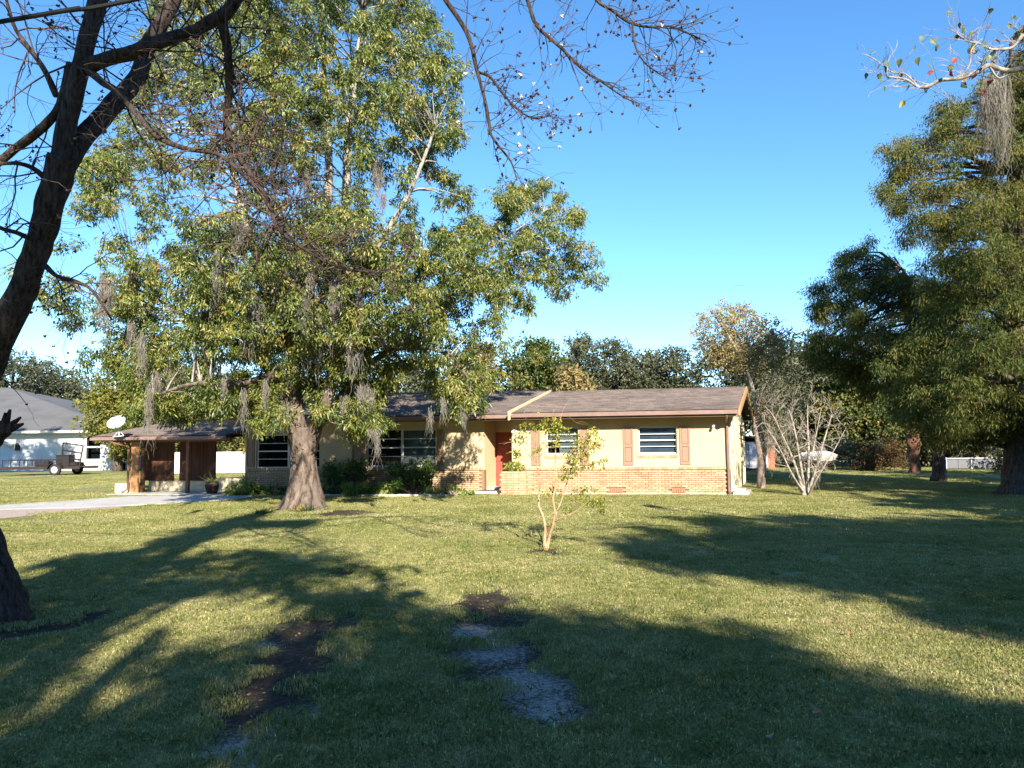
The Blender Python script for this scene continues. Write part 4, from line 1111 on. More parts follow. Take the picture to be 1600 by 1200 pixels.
trunk_tree('leaning_tree', 'thin dark forked trunk beside the gable end with hanging moss', [(1190, 764, 28, 0.17), (1189, 745, 28, 0.13), (1190, 725, 28, 0.11), (1186, 700, 28, 0.09), (1180, 670, 28, 0.06), (1178, 650, 28, 0.03)], 'twigbark',
           extra=[[(1190, 728, 28, 0.09), (1196, 705, 28, 0.08), (1200, 680, 28, 0.06), (1204, 650, 28, 0.03)]],
           leaf='darkleaf', outline=[(1178, 625), (1200, 590), (1240, 580), (1262, 620), (1245, 660), (1215, 690), (1188, 672)], ncl=50, Yc=29, seed=8, nspr=12, L=0.09)

# ------------------------------------------------------------------ bald cypress on the right
CY = 23.2
cy = thing('bald_cypress', 'large cypress with feathery drooping foliage and flared trunk at the right edge', 'tree', W(1587, 773, CY) * [1, 1, 0])
mb = MB()
ct = limb(mb, [(1586, 776, CY, 0.58), (1587, 765, CY, 0.44), (1588, 740, CY, 0.37), (1590, 690, CY, 0.33), (1592, 600, CY, 0.30), (1590, 450, CY, 0.28), (1586, 300, CY, 0.2), (1582, 150, CY, 0.12), (1580, 60, CY, 0.04)], 16, 0.07)
out1 = [(1495, 150), (1515, 165), (1530, 125), (1570, 110), (1590, 60), (1700, -60), (1760, 300), (1760, 560), (1700, 700), (1610, 688), (1570, 672), (1530, 700), (1490, 712), (1450, 690), (1400, 650), (1370, 600), (1380, 560), (1430, 520), (1450, 450), (1440, 400), (1405, 375), (1425, 350), (1390, 325), (1370, 295), (1400, 272), (1385, 245), (1378, 222), (1410, 218), (1450, 205), (1455, 170)]
pt = sample_outline(out1, 1120, 21, holes=[(1440, 390, 26, 16, 0.9), (1560, 250, 30, 30, 0.4)])
dd = poly_dist(pt, out1)
rn = random.Random(9)
C = np.array([W(x, y, CY + rn.uniform(-1, 1) * min(3.8, 0.6 + d_ * 0.03)) for (x, y), d_ in zip(pt, dd)])
for c in C[::4]:
    cand = [s_ for s_ in ct if s_[0][2] < c[2] + 0.8] or ct
    q = min(cand, key=lambda s_: abs(s_[0][2] - c[2] + 0.2))
    mid = (q[0] + c) / 2 + np.array([0, 0, 0.25])
    mb.tube([q[0], mid, c], [min(0.09, q[1] * 0.5), 0.045, 0.012], 5, False)
mb.build('trunk', M['cypressbark'], cy, smooth=True)
Rr = np.stack([rng.uniform(0.22, 0.5, len(C)), rng.uniform(0.22, 0.5, len(C)), rng.uniform(0.1, 0.3, len(C))], 1)
vb = np.clip(0.32 + 0.5 * rng.random(len(C)) + 0.35 * np.clip((C[:, 2] - 5) / 4, 0, 1), 0, 1)  # sunlight painted in: higher clumps get a brighter leaf colour
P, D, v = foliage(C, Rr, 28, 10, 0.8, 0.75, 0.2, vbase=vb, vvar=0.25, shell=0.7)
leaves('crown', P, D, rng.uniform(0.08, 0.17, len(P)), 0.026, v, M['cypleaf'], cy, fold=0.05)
# second cypress whose lower boughs reach further left
cz_ = thing('bald_cypress', 'smaller dark cypress whose drooping boughs reach furthest left over the lawn', 'tree', W(1466, 751, 31) * [1, 1, 0])
mb = MB()
ct2 = limb(mb, [(1466, 753, 31, 0.36), (1468, 742, 31, 0.27), (1466, 715, 31, 0.23), (1462, 680, 31, 0.22), (1458, 600, 30.5, 0.22), (1440, 500, 30, 0.14), (1410, 420, 29.5, 0.05)], 12, 0.09)
limb(mb, [(1462, 690, 31, 0.16), (1445, 655, 30.5, 0.1), (1415, 620, 30, 0.04)], 7, 0.05)
out2 = [(1278, 430), (1292, 455), (1310, 430), (1305, 400), (1335, 398), (1360, 375), (1370, 400), (1400, 405), (1450, 440), (1520, 470), (1540, 620), (1500, 680), (1430, 670), (1400, 640), (1350, 620), (1320, 585), (1290, 585), (1265, 565), (1272, 520), (1280, 500), (1270, 470)]
pt = sample_outline(out2, 420, 22, holes=[(1362, 490, 20, 14, 0.95), (1300, 480, 14, 30, 0.6), (1400, 520, 20, 20, 0.5)])
dd = poly_dist(pt, out2)
C = np.array([W(x, y, 29.5 + rn.uniform(-1, 1) * min(3.0, 0.6 + d_ * 0.03)) for (x, y), d_ in zip(pt, dd)])
for c in C[::3]:
    q = min(ct2[8:], key=lambda s_: np.linalg.norm(s_[0] - c))
    mb.tube([q[0], (q[0] + c) / 2 + [0, 0, 0.3], c], [min(0.07, q[1] * 0.5), 0.04, 0.012], 5, False)
mb.build('trunk', M['cypressbark'], cz_, smooth=True)
Rr = np.stack([rng.uniform(0.25, 0.55, len(C)), rng.uniform(0.25, 0.55, len(C)), rng.uniform(0.12, 0.32, len(C))], 1)
P, D, v = foliage(C, Rr, 32, 9, 0.8, 0.75, 0.22, vbase=0.5 + 0.5 * rng.random(len(C)), vvar=0.25, shell=0.7)
leaves('crown', P, D, rng.uniform(0.10, 0.2, len(P)), 0.030, v, M['cypleaf'], cz_, fold=0.05)

# ------------------------------------------------------------------ the big broadleaf tree before the house
BY = 20.5
bt_ = thing('broadleaf_tree', 'large leafy tree with thick pale flared trunk hung with grey moss', 'tree', W(474, 795, BY) * [1, 1, 0])
mb = MB()
mt_ = limb(mb, [(480, 803, BY, 0.60), (479, 790, BY, 0.45), (477, 775, BY, 0.385), (475, 750, BY, 0.345), (474, 715, BY, 0.33), (473, 690, BY, 0.37), (474, 668, BY, 0.34)], 24, 0.07, 6)
bmb = MB()
l1 = limb(bmb, [(470, 695, BY, 0.27), (464, 650, BY, 0.20), (459, 610, BY, 0.18), (460, 560, BY, 0.17), (475, 480, BY + 0.4, 0.18), (500, 380, BY + 0.6, 0.14), (513, 300, BY + 0.8, 0.12), (512, 200, BY + 0.9, 0.10), (505, 90, BY + 1, 0.07), (495, -60, BY + 1, 0.04), (490, -200, BY + 1, 0.015)], 14, 0.05)
l2 = limb(bmb, [(482, 700, BY, 0.22), (494, 668, BY - 0.3, 0.16), (510, 630, BY - 0.6, 0.145), (524, 560, BY - 0.6, 0.14), (533, 440, BY - 0.3, 0.12), (540, 310, BY, 0.12), (545, 200, BY, 0.1), (560, 80, BY, 0.07), (575, -60, BY, 0.03)], 12, 0.05)
l3 = limb(bmb, [(498, 665, BY - 0.3, 0.13), (532, 622, BY + 0.3, 0.12), (560, 580, BY + 0.6, 0.11), (600, 520, BY + 1, 0.11), (660, 465, BY + 1, 0.08), (700, 440, BY + 0.6, 0.06), (760, 415, BY + 1.3, 0.045), (820, 395, BY + 2.5, 0.03), (880, 385, BY + 3, 0.012)], 9, 0.05)
l4 = limb(mb, [(462, 640, BY, 0.18), (440, 600, BY + 0.5, 0.14), (400, 560, BY + 1, 0.1), (340, 520, BY + 1.3, 0.07), (270, 480, BY + 1, 0.045), (210, 450, BY + 0.6, 0.02)], 9, 0.05)
l5 = limb(bmb, [(460, 560, BY, 0.14), (430, 470, BY - 0.6, 0.12), (390, 370, BY - 1, 0.1), (360, 240, BY - 1, 0.08), (355, 120, BY - 1, 0.06), (350, -20, BY - 1, 0.03)], 9, 0.05)
l6 = limb(bmb, [(520, 480, BY, 0.12), (580, 400, BY - 0.8, 0.09), (640, 300, BY - 1.2, 0.06), (680, 200, BY - 1, 0.03)], 8, 0.05)
l7 = limb(mb, [(430, 585, BY, 0.12), (370, 600, BY - 1.5, 0.08), (300, 600, BY - 2, 0.05), (240, 620, BY - 2, 0.02)], 8, 0.05)
l8 = limb(mb, [(560, 580, BY, 0.1), (620, 545, BY - 1, 0.07), (690, 550, BY - 1, 0.045), (735, 600, BY - 1, 0.03), (715, 650, BY - 1, 0.012)], 8, 0.05)
l9 = limb(bmb, [(700, 440, BY + 0.6, 0.06), (680, 400, BY, 0.05), (740, 400, BY + 1, 0.04), (850, 330, BY + 2.6, 0.012)], 7, 0.04)
limb(mb, [(470, 700, BY, 0.28), (464, 650, BY, 0.208), (459, 610, BY, 0.186), (460, 560, BY, 0.176), (466, 520, BY + 0.2, 0.15)], 16, 0.06)
limb(mb, [(482, 703, BY, 0.23), (494, 668, BY - 0.3, 0.168), (510, 630, BY - 0.6, 0.152), (524, 560, BY - 0.6, 0.146), (528, 510, BY - 0.5, 0.12)], 14, 0.06)
skel = l1 + l2 + l3[6:] + l4[6:] + l5 + l6 + l7[4:] + l8[4:] + l9
crown = [(470, -260), (560, -230), (650, -80), (668, 0), (690, 60), (720, 100), (712, 150), (738, 180), (715, 225), (690, 245), (672, 260), (720, 290), (745, 320), (750, 350), (780, 340), (770, 300), (800, 268), (830, 290), (868, 280), (880, 315), (915, 330), (905, 365), (948, 400), (925, 455), (900, 430), (880, 470), (840, 440), (800, 430), (850, 490), (810, 480), (770, 470), (790, 540), (760, 555), (775, 590), (750, 640), (700, 650), (690, 620), (650, 600), (600, 600), (580, 655), (520, 640), (470, 600), (440, 660), (395, 655), (330, 640), (290, 660), (240, 650), (205, 600), (190, 540), (165, 500), (170, 430), (150, 400), (180, 370), (130, 340), (120, 260), (160, 220), (210, 160), (230, 60), (250, -60), (330, -200)]
holes = [(590, 300, 20, 60, 0.7), (650, 295, 40, 28, 0.9), (525, 270, 34, 62, 0.85), (700, 340, 34, 20, 0.8), (340, 300, 80, 34, 0.85), (240, 330, 70, 66, 0.6), (200, 400, 50, 50, 0.35), (150, 430, 24, 50, 0.6), (330, 180, 50, 40, 0.5), (470, 120, 16, 30, 0.5), (600, 200, 16, 24, 0.4), (250, 440, 40, 24, 0.5), (380, 140, 18, 26, 0.7), (760, 380, 22, 26, 0.4), (720, 490, 26, 18, 0.6), (420, 330, 30, 30, 0.4), (300, 210, 70, 50, 0.5), (720, 560, 12, 40, 0.5), (620, 480, 20, 16, 0.5)]
pt = sample_outline(crown, 2080, 31, holes)
dd = poly_dist(pt, crown)
rn = random.Random(12)
Cb = []
for (x, y), d_ in zip(pt, dd):
    th = min(3.6, 0.4 + d_ * 0.03)
    Cb.append(W(x, y, BY + rn.uniform(-1, 1) * th + 3.2 * min(1, max(0, (x - 730) / 110))))
for (x, y, rx, ry, n_) in ((582, 662, 16, 8, 7), (552, 665, 8, 22, 9), (508, 650, 14, 12, 6), (725, 620, 14, 26, 12), (430, 655, 14, 12, 6), (240, 630, 40, 14, 12), (330, 630, 40, 16, 12), (405, 660, 10, 8, 3)):
    for k_ in range(n_): Cb.append(W(x + rn.gauss(0, rx * 0.6), y + rn.gauss(0, ry * 0.6), BY - rn.uniform(0.2, 2.2)))
Cb = np.array(Cb)
SK = np.array([s_[0] for s_ in skel]); SR = np.array([s_[1] for s_ in skel])
for i, c in enumerate(Cb):
    if i % 3: continue
    d2 = np.linalg.norm(SK - c, axis=1) + 1.2 * np.maximum(0, SK[:, 2] - c[2])
    j = int(np.argmin(d2))
    q = SK[j]; r_ = min(0.036, SR[j] * 0.6)
    mid = (q + c) / 2 + np.array([rn.gauss(0, 0.12), rn.gauss(0, 0.12), 0.18])
    bmb.tube([q, q * 0.65 + mid * 0.35 + [0, 0, 0.05], mid, c], [r_, r_ * 0.75, r_ * 0.55, 0.008], 5, False)
# root flare
for k in range(9):
    th = 2 * math.pi * k / 9 + 0.2
    c = np.array(W(475, 795, BY)); c[2] = 0
    cs = np.array([math.cos(th), math.sin(th), 0.0]); up_ = np.array([0, 0, 1.0]); kk = 0.85 + 0.3 * ((k * 7) % 5) / 4
    limb_w(mb, [c + cs * 0.10 + up_ * 1.35, c + cs * 0.20 + up_ * 0.75, c + cs * 0.34 + up_ * 0.34, c + cs * 0.56 * kk + up_ * 0.07, c + cs * 0.85 * kk - up_ * 0.09], [0.20, 0.20, 0.17, 0.11, 0.04], 10, 0.05, 4)
mb.build('trunk', M['oakbark'], bt_, smooth=True)
bmb.build('branches', M['palebark'], bt_, smooth=True)
def targeted(u0, u1, z0, z1, n, v0=0.4):
    out = []
    while len(out) < n:
        g = np.array(H(rng.uniform(u0, u1), v0, rng.uniform(z0, z1))); dY = g[1] - (BY + rng.uniform(-2.2, 1.2))
        out.append(g + SV * dY / -SV[1])
    return np.array(out)
Cb = np.concatenate([Cb, targeted(-17.3, -12.6, 0.0, 2.6, 150), targeted(-12.5, -9.6, 0.6, 2.6, 34), targeted(-9.8, -8.5, 1.0, 2.4, 9), targeted(-21.5, -17.3, 0.2, 1.8, 50, 0.0)])  # extra clumps set on sun rays to shade house front and carport
Rr = np.stack([rng.uniform(0.2, 0.5, len(Cb)), rng.uniform(0.2, 0.5, len(Cb)), rng.uniform(0.16, 0.4, len(Cb))], 1)
vb = np.clip(rng.random(len(Cb)) * 0.8 + 0.16, 0, 1)
P, D, v = foliage(Cb, Rr, 18, 9, 0.75, 0.75, 0.10, vbase=vb, vvar=0.24, shell=0.75)
leaves('crown', P, D, rng.uniform(0.08, 0.15, len(P)), 0.037, v, M['oakleaf'], bt_)

# hanging moss
def moss(label, lst, group='hanging clumps of spanish moss', dens=1.0):
    """lst: (x, ytop, ybottom, width px, distance)"""
    x, y0, y1, w, Y = lst[0]
    t = thing('spanish_moss', label, 'moss', W(x, y0, Y), group)
    V = []; F = []
    for (x, y0, y1, w, Y) in lst:
        top = W(x, y0, Y); bot = W(x, y1, Y); Hh = top[2] - bot[2]; hw = w / 1200 * Y / 2
        n = int((40 + 700 * Hh * hw * dens) * (20 / Y) ** 1.3)
        for k in range(n):
            a = rng.uniform(-1, 1)
            L = Hh * (1 - abs(a) ** 1.3 * 0.75) * rng.uniform(0.2, 1.0) ** 1.3
            s0 = rng.uniform(0, 0.3) * Hh
            p = top + np.array([a * hw, rng.uniform(-1, 1) * hw * 0.7, -s0 + rng.normal() * 0.04])
            seg = max(5, int(L / 0.05)); wd = rng.uniform(0.003, 0.007) * (Y / 20)
            dx = rng.normal(size=(seg + 1, 2)) * 0.024
            dx = np.cumsum(dx, 0) * np.linspace(0.3, 1, seg + 1)[:, None]
            zz_ = np.linspace(0, -L, seg + 1)
            c = np.stack([p[0] + dx[:, 0] - a * hw * 0.5 * np.linspace(0, 1, seg + 1) ** 1.5, p[1] + dx[:, 1], p[2] + zz_], 1)
            th = rng.uniform(0, math.pi) + np.linspace(0, rng.uniform(-5, 5), seg + 1)
            o_ = np.stack([np.cos(th), np.sin(th), np.zeros_like(th)], 1) * wd * np.linspace(1, 0.4, seg + 1)[:, None]
            b0 = moss.n
            V.append(np.concatenate([c - o_, c + o_])); moss.n += 2 * (seg + 1)
            i = np.arange(seg)
            F.append(np.stack([b0 + i, b0 + i + 1, b0 + seg + 1 + i + 1, b0 + seg + 1 + i], 1))
    moss.n = 0
    mesh_np('strands', np.concatenate(V), np.concatenate(F), M['moss'], t)
moss.n = 0
MO = [
 ('long grey moss beard hanging left of the trunk high in the leafy crown', [(490, 455, 580, 26, 19), (500, 500, 585, 12, 19)]),
 ('broad grey moss curtain at the upper middle of the leafy crown', [(478, 425, 540, 30, 18.6), (460, 400, 470, 24, 18.6)]),
 ('narrow moss strand hanging right of the fork before the roof', [(538, 618, 682, 14, 18.8)]),
 ('wide moss sheet hanging over the roof right of the big trunk', [(566, 600, 650, 24, 18.5), (580, 608, 650, 12, 18.5)]),
 ('moss beard reaching down in front of the dark half of the double window', [(585, 668, 700, 24, 18.2), (589, 680, 731, 8, 18.2)]),
 ('moss beard hanging against the left window left of the trunk', [(447, 625, 685, 10, 18.8), (441, 630, 680, 6, 18.8)]),
 ('thin moss strand dangling over the join of carport and house', [(381, 605, 680, 9, 18.5)]),
 ('long dark moss tail hanging in front of the carport roof edge', [(233, 600, 710, 8, 18), (245, 580, 640, 12, 18.6)]),
 ('broad moss cluster above the left half of the carport roof', [(262, 570, 640, 18, 20.0), (285, 575, 632, 14, 19.6)]),
 ('pale moss cluster above the middle of the carport roof', [(312, 560, 612, 18, 19.6), (327, 555, 625, 10, 19.4)]),
 ('moss tuft high on the left limb among sky gaps', [(374, 340, 400, 26, 18), (366, 385, 430, 12, 18)]),
 ('moss beard on the middle limb in the centre of the crown', [(590, 240, 340, 18, 19), (600, 300, 350, 10, 19)]),
 ('dark moss tuft dangling from twigs over the far left sky', [(163, 430, 540, 12, 12), (170, 440, 500, 14, 12)]),
 ('short moss tuft under the right boughs above the roof edge', [(692, 620, 668, 8, 18.5), (672, 640, 690, 5, 18.5), (724, 640, 680, 8, 18.5)]),
 ('tall grey moss mass hanging from the leafy branch at the upper right', [(1555, 120, 275, 44, 9), (1540, 150, 240, 24, 9)]),
 ('moss skein hanging on the forked trunk beside the gable end', [(1206, 665, 735, 10, 27.6), (1201, 680, 740, 8, 27.6)]),
 ('small moss skein hanging left of the bare vase shaped tree', [(1238, 730, 762, 7, 24.5), (1232, 640, 690, 12, 24.5)]),
 ('moss hanging from the shaded trunk behind the bare vase shaped tree', [(1274, 725, 772, 12, 25.2)]),
 ('pale moss hung on the right side of the pale limb left of centre', [(438, 430, 500, 14, 18.5), (410, 470, 520, 10, 18.5)]),
 ('wispy moss dangling below the lowest middle boughs', [(350, 590, 640, 6, 18.3), (562, 440, 520, 8, 18.8)]),
]
MO += [
 ('long moss tail hanging through the leaves left of the twin upright stems', [(395, 450, 570, 14, 18.0), (402, 470, 540, 8, 18.0)]),
 ('dense moss beard between the twin upright stems at mid height', [(525, 430, 545, 20, 18.0)]),
 ('pale moss streamer above the big double window deep in the boughs', [(560, 490, 600, 10, 18.0), (548, 520, 600, 8, 18.0)]),
 ('moss veil hanging from the left bough over the yellow green tree', [(205, 500, 560, 12, 18.2), (222, 520, 600, 14, 18.2)]),
 ('moss fringe in the upper left crown near the dark hanging limb', [(345, 390, 470, 14, 17.8), (335, 420, 500, 8, 17.8)]),
 ('moss wisp hanging in the crown right of the tall pale stems', [(640, 420, 490, 10, 18.4)]),
 ('moss tuft low in the crown over the join of the two roofs', [(415, 590, 645, 10, 18.2)]),
 ('slender moss strand in the upper crown beside the tall pale stem', [(480, 250, 350, 9, 18.6)]),
]
for lb, ls in MO: moss(lb, ls)

# ------------------------------------------------------------------ foreground tallow tree with bare seed hung boughs
tw = thing('tallow_tree', 'dark furrowed leaning tree at the left edge with bare boughs full of seed clusters', 'tree', W(-10, 965, 7.5) * [1, 1, 0])
mb = MB()
t0 = limb(mb, [(-12, 985, 7.5, 0.44), (-10, 955, 7.5, 0.30), (-14, 905, 7.5, 0.215), (-32, 850, 7.45, 0.19), (-62, 760, 7.4, 0.19), (-60, 670, 7.3, 0.19), (-24, 570, 7.2, 0.155), (18, 490, 7.1, 0.128), (44, 430, 7.05, 0.115), (64, 370, 7.0, 0.112), (84, 300, 6.95, 0.125), (98, 245, 6.9, 0.125)], 18, 0.07, 6)
lA = limb(mb, [(90, 275, 6.92, 0.10), (104, 200, 6.9, 0.085), (122, 120, 6.85, 0.08), (140, 50, 6.8, 0.075), (158, -20, 6.8, 0.085), (185, -130, 6.8, 0.07), (220, -260, 6.8, 0.05)], 14, 0.06)
lB = limb(mb, [(98, 260, 6.95, 0.10), (135, 210, 7.1, 0.092), (175, 165, 7.3, 0.088), (212, 125, 7.5, 0.085), (232, 70, 7.6, 0.075), (262, 20, 7.7, 0.07), (300, -60, 7.8, 0.06), (380, -190, 7.9, 0.04)], 14, 0.07)
lC = limb(mb, [(136, 106, 6.85, 0.075), (160, 95, 6.7, 0.062), (210, 80, 6.5, 0.062), (260, 62, 6.4, 0.055), (310, 45, 6.3, 0.05), (355, 18, 6.2, 0.055), (380, -15, 6.2, 0.05), (460, -60, 6.2, 0.045), (580, -100, 6.2, 0.04), (700, -110, 6.2, 0.035), (830, -120, 6.2, 0.028), (960, -90, 6.2, 0.02)], 12, 0.08)
lD = limb(mb, [(140, 112, 6.8, 0.035), (160, 128, 6.6, 0.032), (185, 145, 6.5, 0.03), (206, 169, 6.4, 0.027), (244, 212, 6.3, 0.024), (290, 232, 6.2, 0.021), (338, 240, 6.2, 0.019), (375, 268, 6.1, 0.017), (412, 308, 6.0, 0.015), (425, 335, 6.0, 0.013), (439, 362, 6.0, 0.012), (480, 392, 6, 0.011), (525, 416, 6.0, 0.010), (570, 424, 6.0, 0.009), (625, 418, 6.0, 0.006)], 8, 0.06)
lE = limb(mb, [(112, 100, 6.9, 0.05), (100, 150, 6.9, 0.045), (85, 180, 6.95, 0.042), (60, 205, 7, 0.042), (30, 228, 7.05, 0.04), (0, 252, 7.1, 0.038), (-60, 300, 7.1, 0.03)], 9, 0.06)
lF = limb(mb, [(346, 22, 6.2, 0.045), (352, 60, 6.3, 0.04), (358, 100, 6.4, 0.036), (357, 150, 6.5, 0.03), (352, 190, 6.5, 0.026), (362, 225, 6.5, 0.024), (385, 262, 6.4, 0.022), (415, 305, 6.4, 0.02), (432, 345, 6.4, 0.017), (445, 375, 6.4, 0.012)], 9, 0.08)
lG = limb(mb, [(660, -105, 6.2, 0.022), (685, -20, 6.2, 0.021), (712, 22, 6.2, 0.02), (733, 60, 6.2, 0.018), (745, 109, 6.2, 0.016), (756, 150, 6.2, 0.014), (764, 190, 6.2, 0.014), (768, 212, 6.2, 0.011), (789, 240, 6.2, 0.009), (800, 256, 6.2, 0.007), (808, 282, 6.2, 0.004)], 8, 0.1)
lH = limb(mb, [(790, -118, 6.2, 0.02), (815, -30, 6.3, 0.016), (826, 5, 6.3, 0.0155), (837, 38, 6.3, 0.015), (862, 62, 6.3, 0.014), (880, 78, 6.3, 0.013), (894, 93, 6.3, 0.014), (915, 112, 6.3, 0.011), (940, 128, 6.3, 0.009), (977, 153, 6.3, 0.006), (1000, 162, 6.3, 0.003)], 8, 0.1)
lI = limb(mb, [(890, -110, 6.2, 0.016), (925, -10, 6.3, 0.014), (955, 15, 6.3, 0.013), (985, 36, 6.3, 0.011), (1018, 42, 6.3, 0.010), (1047, 41, 6.3, 0.009), (1075, 52, 6.3, 0.008), (1104, 66, 6.3, 0.005)], 8, 0.1)
lJ = limb(mb, [(988, 38, 6.3, 0.009), (992, 70, 6.3, 0.008), (1005, 95, 6.3, 0.007), (1025, 112, 6.3, 0.006), (1048, 126, 6.3, 0.003)], 6, 0.08)
lK = limb(mb, [(745, 112, 6.2, 0.012), (765, 120, 6.2, 0.011), (785, 145, 6.2, 0.010), (808, 170, 6.2, 0.008), (835, 185, 6.2, 0.006), (868, 178, 6.2, 0.003)], 6, 0.08)
# left twiggy side boughs
lL = limb(mb, [(60, 380, 7, 0.03), (30, 365, 6.8, 0.022), (-10, 350, 6.7, 0.02), (-60, 300, 6.6, 0.015)], 6, 0.05)
lM = limb(mb, [(72, 280, 6.9, 0.03), (50, 262, 6.8, 0.022), (20, 255, 6.7, 0.018), (-40, 262, 6.6, 0.012)], 6, 0.05)
lN = limb(mb, [(88, 150, 6.9, 0.03), (70, 110, 6.9, 0.026), (45, 75, 7, 0.022), (22, 40, 7, 0.018), (5, -20, 7, 0.012)], 7, 0.05)
lO = limb(mb, [(70, 415, 7, 0.028), (90, 432, 6.9, 0.02), (120, 440, 6.8, 0.017), (145, 455, 6.8, 0.014), (175, 500, 6.8, 0.008)], 6, 0.05)
lP = limb(mb, [(-62, 760, 7.4, 0.13), (-38, 715, 7.3, 0.10), (-18, 695, 7.2, 0.10), (-2, 675, 7.2, 0.085), (6, 660, 7.2, 0.05)], 10, 0.18)
# broken stubs on the burl
for (x, y, L) in ((16, 640, 0.13), (32, 652, 0.15), (36, 662, 0.12), (20, 672, 0.12), (8, 645, 0.10)):
    a = W(4, 676, 7.2); b_ = W(x, y, 7.15)
    mb.tube([a, a * 0.4 + b_ * 0.6, b_], [0.05, 0.03, 0.012], 6, True, 0.15)
tips = []; rn = random.Random(44)
tmb = MB()
def sprout(path, step, i0, L, depth, r, up=(0.0, 0.6), fx=1.0):
    for i in range(i0, len(path), step):
        q = path[i][0]
        d = (rn.uniform(-1, 1), rn.uniform(-0.8, 0.8), rn.uniform(-1, 1) + up[0])
        twigs(tmb, q, d, L * rn.uniform(0.6, 1.2), min(r, path[i][1] * 0.6), depth, tips, rn, 0.0, 0.75, (2, 3), 0.0016, 5, 0.2)
sprout(lA, 3, 6, 0.9, 2, 0.012); sprout(lB, 2, 10, 0.9, 2, 0.012); sprout(lC, 1, 8, 0.75, 2, 0.010); sprout(lD, 1, 6, 0.6, 2, 0.008)
sprout(lE, 4, 8, 0.7, 2, 0.009); sprout(lF, 1, 8, 0.65, 2, 0.009); sprout(lF, 2, 8, 0.9, 2, 0.009); sprout(lL, 2, 4, 0.8, 2, 0.009); sprout(lM, 2, 3, 0.8, 2, 0.009); sprout(lN, 2, 4, 0.8, 2, 0.010); sprout(lO, 2, 4, 0.6, 2, 0.008)
sprout(t0, 6, 36, 0.6, 1, 0.007)
def fruit_twigs(path, step, i0, L, r, n=(1, 2)):
    for i in range(i0, len(path), step):
        for k in range(rn.randint(*n)):
            q = path[i][0]
            d = np.array([rn.uniform(-0.3, 1.0), rn.uniform(-0.7, 0.7), rn.uniform(-0.7, 0.7)])
            twigs(tmb, q, d, L * rn.uniform(0.5, 1.3), min(r, path[i][1] * 0.6), 1, tips, rn, -0.03, 0.7, (2, 3), 0.0016, 5, 0.17)
fruit_twigs(lG, 2, 8, 0.35, 0.005); fruit_twigs(lH, 2, 6, 0.4, 0.005); fruit_twigs(lI, 1, 6, 0.38, 0.005); fruit_twigs(lJ, 2, 4, 0.3, 0.004); fruit_twigs(lK, 1, 4, 0.3, 0.004, (2, 2))
mb.build('trunk', M['darkbark'], tw, smooth=True)
tmb.build('twigs', M['darktwig'], tw, smooth=True)
# seed clusters: single parts near the picture's middle, shared mesh
def cluster_mesh(white, sd):
    r = random.Random(sd); m_ = MB()
    for k in range(5):
        m_.ball((r.uniform(-0.011, 0.011), r.uniform(-0.011, 0.011), r.uniform(-0.013, 0.008)), r.uniform(0.006, 0.0095), 6, 4)
    me = bpy.data.meshes.new('seed_cluster'); me.from_pydata(m_.v, [], m_.f); me.materials.append(M['seed' if white else 'husk'])
    return me
cm = [cluster_mesh(True, 1), cluster_mesh(False, 2), cluster_mesh(True, 3), cluster_mesh(False, 4)]
rn.shuffle(tips)
twl = wloc(tw); jn = MB(); cnt = 0
for (p, d) in tips:
    if rn.random() < 0.5: continue
    right = p[0] > -0.9
    if cnt < 290:
        me = cm[rn.choice((0, 1, 2, 3)) if right else rn.choice((1, 3))]
        o = bpy.data.objects.new('seed_cluster', me); COL.objects.link(o); o.parent = tw
        o.location = Vector([float(k) for k in p]) - twl
        o.rotation_euler = (rn.uniform(0, 6), rn.uniform(0, 6), 0); o.scale = (rn.uniform(0.85, 1.25),) * 3; cnt += 1
    else:
        for k in range(3):
            jn.ball(p + np.array([rn.uniform(-0.01, 0.01) for _ in range(3)]), rn.uniform(0.007, 0.011), 5, 3)
if jn.v:
    o = jn.build('seed_clusters', M['husk'], tw); o['kind'] = 'stuff'

# right tree whose boughs reach in at the top right corner
rt_ = thing('tallow_tree', 'bare bough with single red yellow and green leaves reaching in at the upper right', 'tree', (8.6, 4.6, 0))
mb = MB(); tips = []
limb_w(mb, [(8.6, 4.6, -0.1), (8.5, 4.6, 0.5), (8.4, 4.7, 1.8), (8.2, 4.9, 3.2), (7.9, 5.0, 4.6), (7.4, 4.8, 6.5), (7.2, 4.6, 8.0)], [0.34, 0.24, 0.2, 0.18, 0.15, 0.08, 0.02], 14, 0.06)
st = W(1680, 120, 6.3)
limb_w(mb, [(8.15, 4.92, 3.3), (7.2, 5.4, 3.9), tuple(st)], [0.1, 0.06, 0.03], 9, 0.06)
b1 = limb(mb, [(1680, 120, 6.3, 0.03), (1640, 100, 6.1, 0.026), (1600, 107, 6.0, 0.022), (1570, 110, 6.0, 0.02), (1545, 102, 6.0, 0.019), (1528, 112, 6.0, 0.017), (1500, 122, 6.0, 0.016), (1470, 125, 6.0, 0.014), (1452, 134, 6, 0.012), (1435, 136, 6.0, 0.010), (1415, 124, 6.0, 0.008), (1386, 120, 6.0, 0.007)], 9, 0.08)
b2 = limb(mb, [(1680, 120, 6.3, 0.02), (1620, 80, 6.2, 0.016), (1600, 55, 6.1, 0.014), (1582, 74, 6.1, 0.013), (1550, 77, 6.1, 0.010), (1530, 68, 6.1, 0.008), (1510, 64, 6.1, 0.006), (1495, 52, 6.1, 0.004), (1480, 44, 6.1, 0.003)], 7, 0.08)
b3 = limb(mb, [(1500, 122, 6, 0.008), (1515, 100, 6, 0.007), (1518, 78, 6, 0.005), (1535, 60, 6, 0.003)], 6)
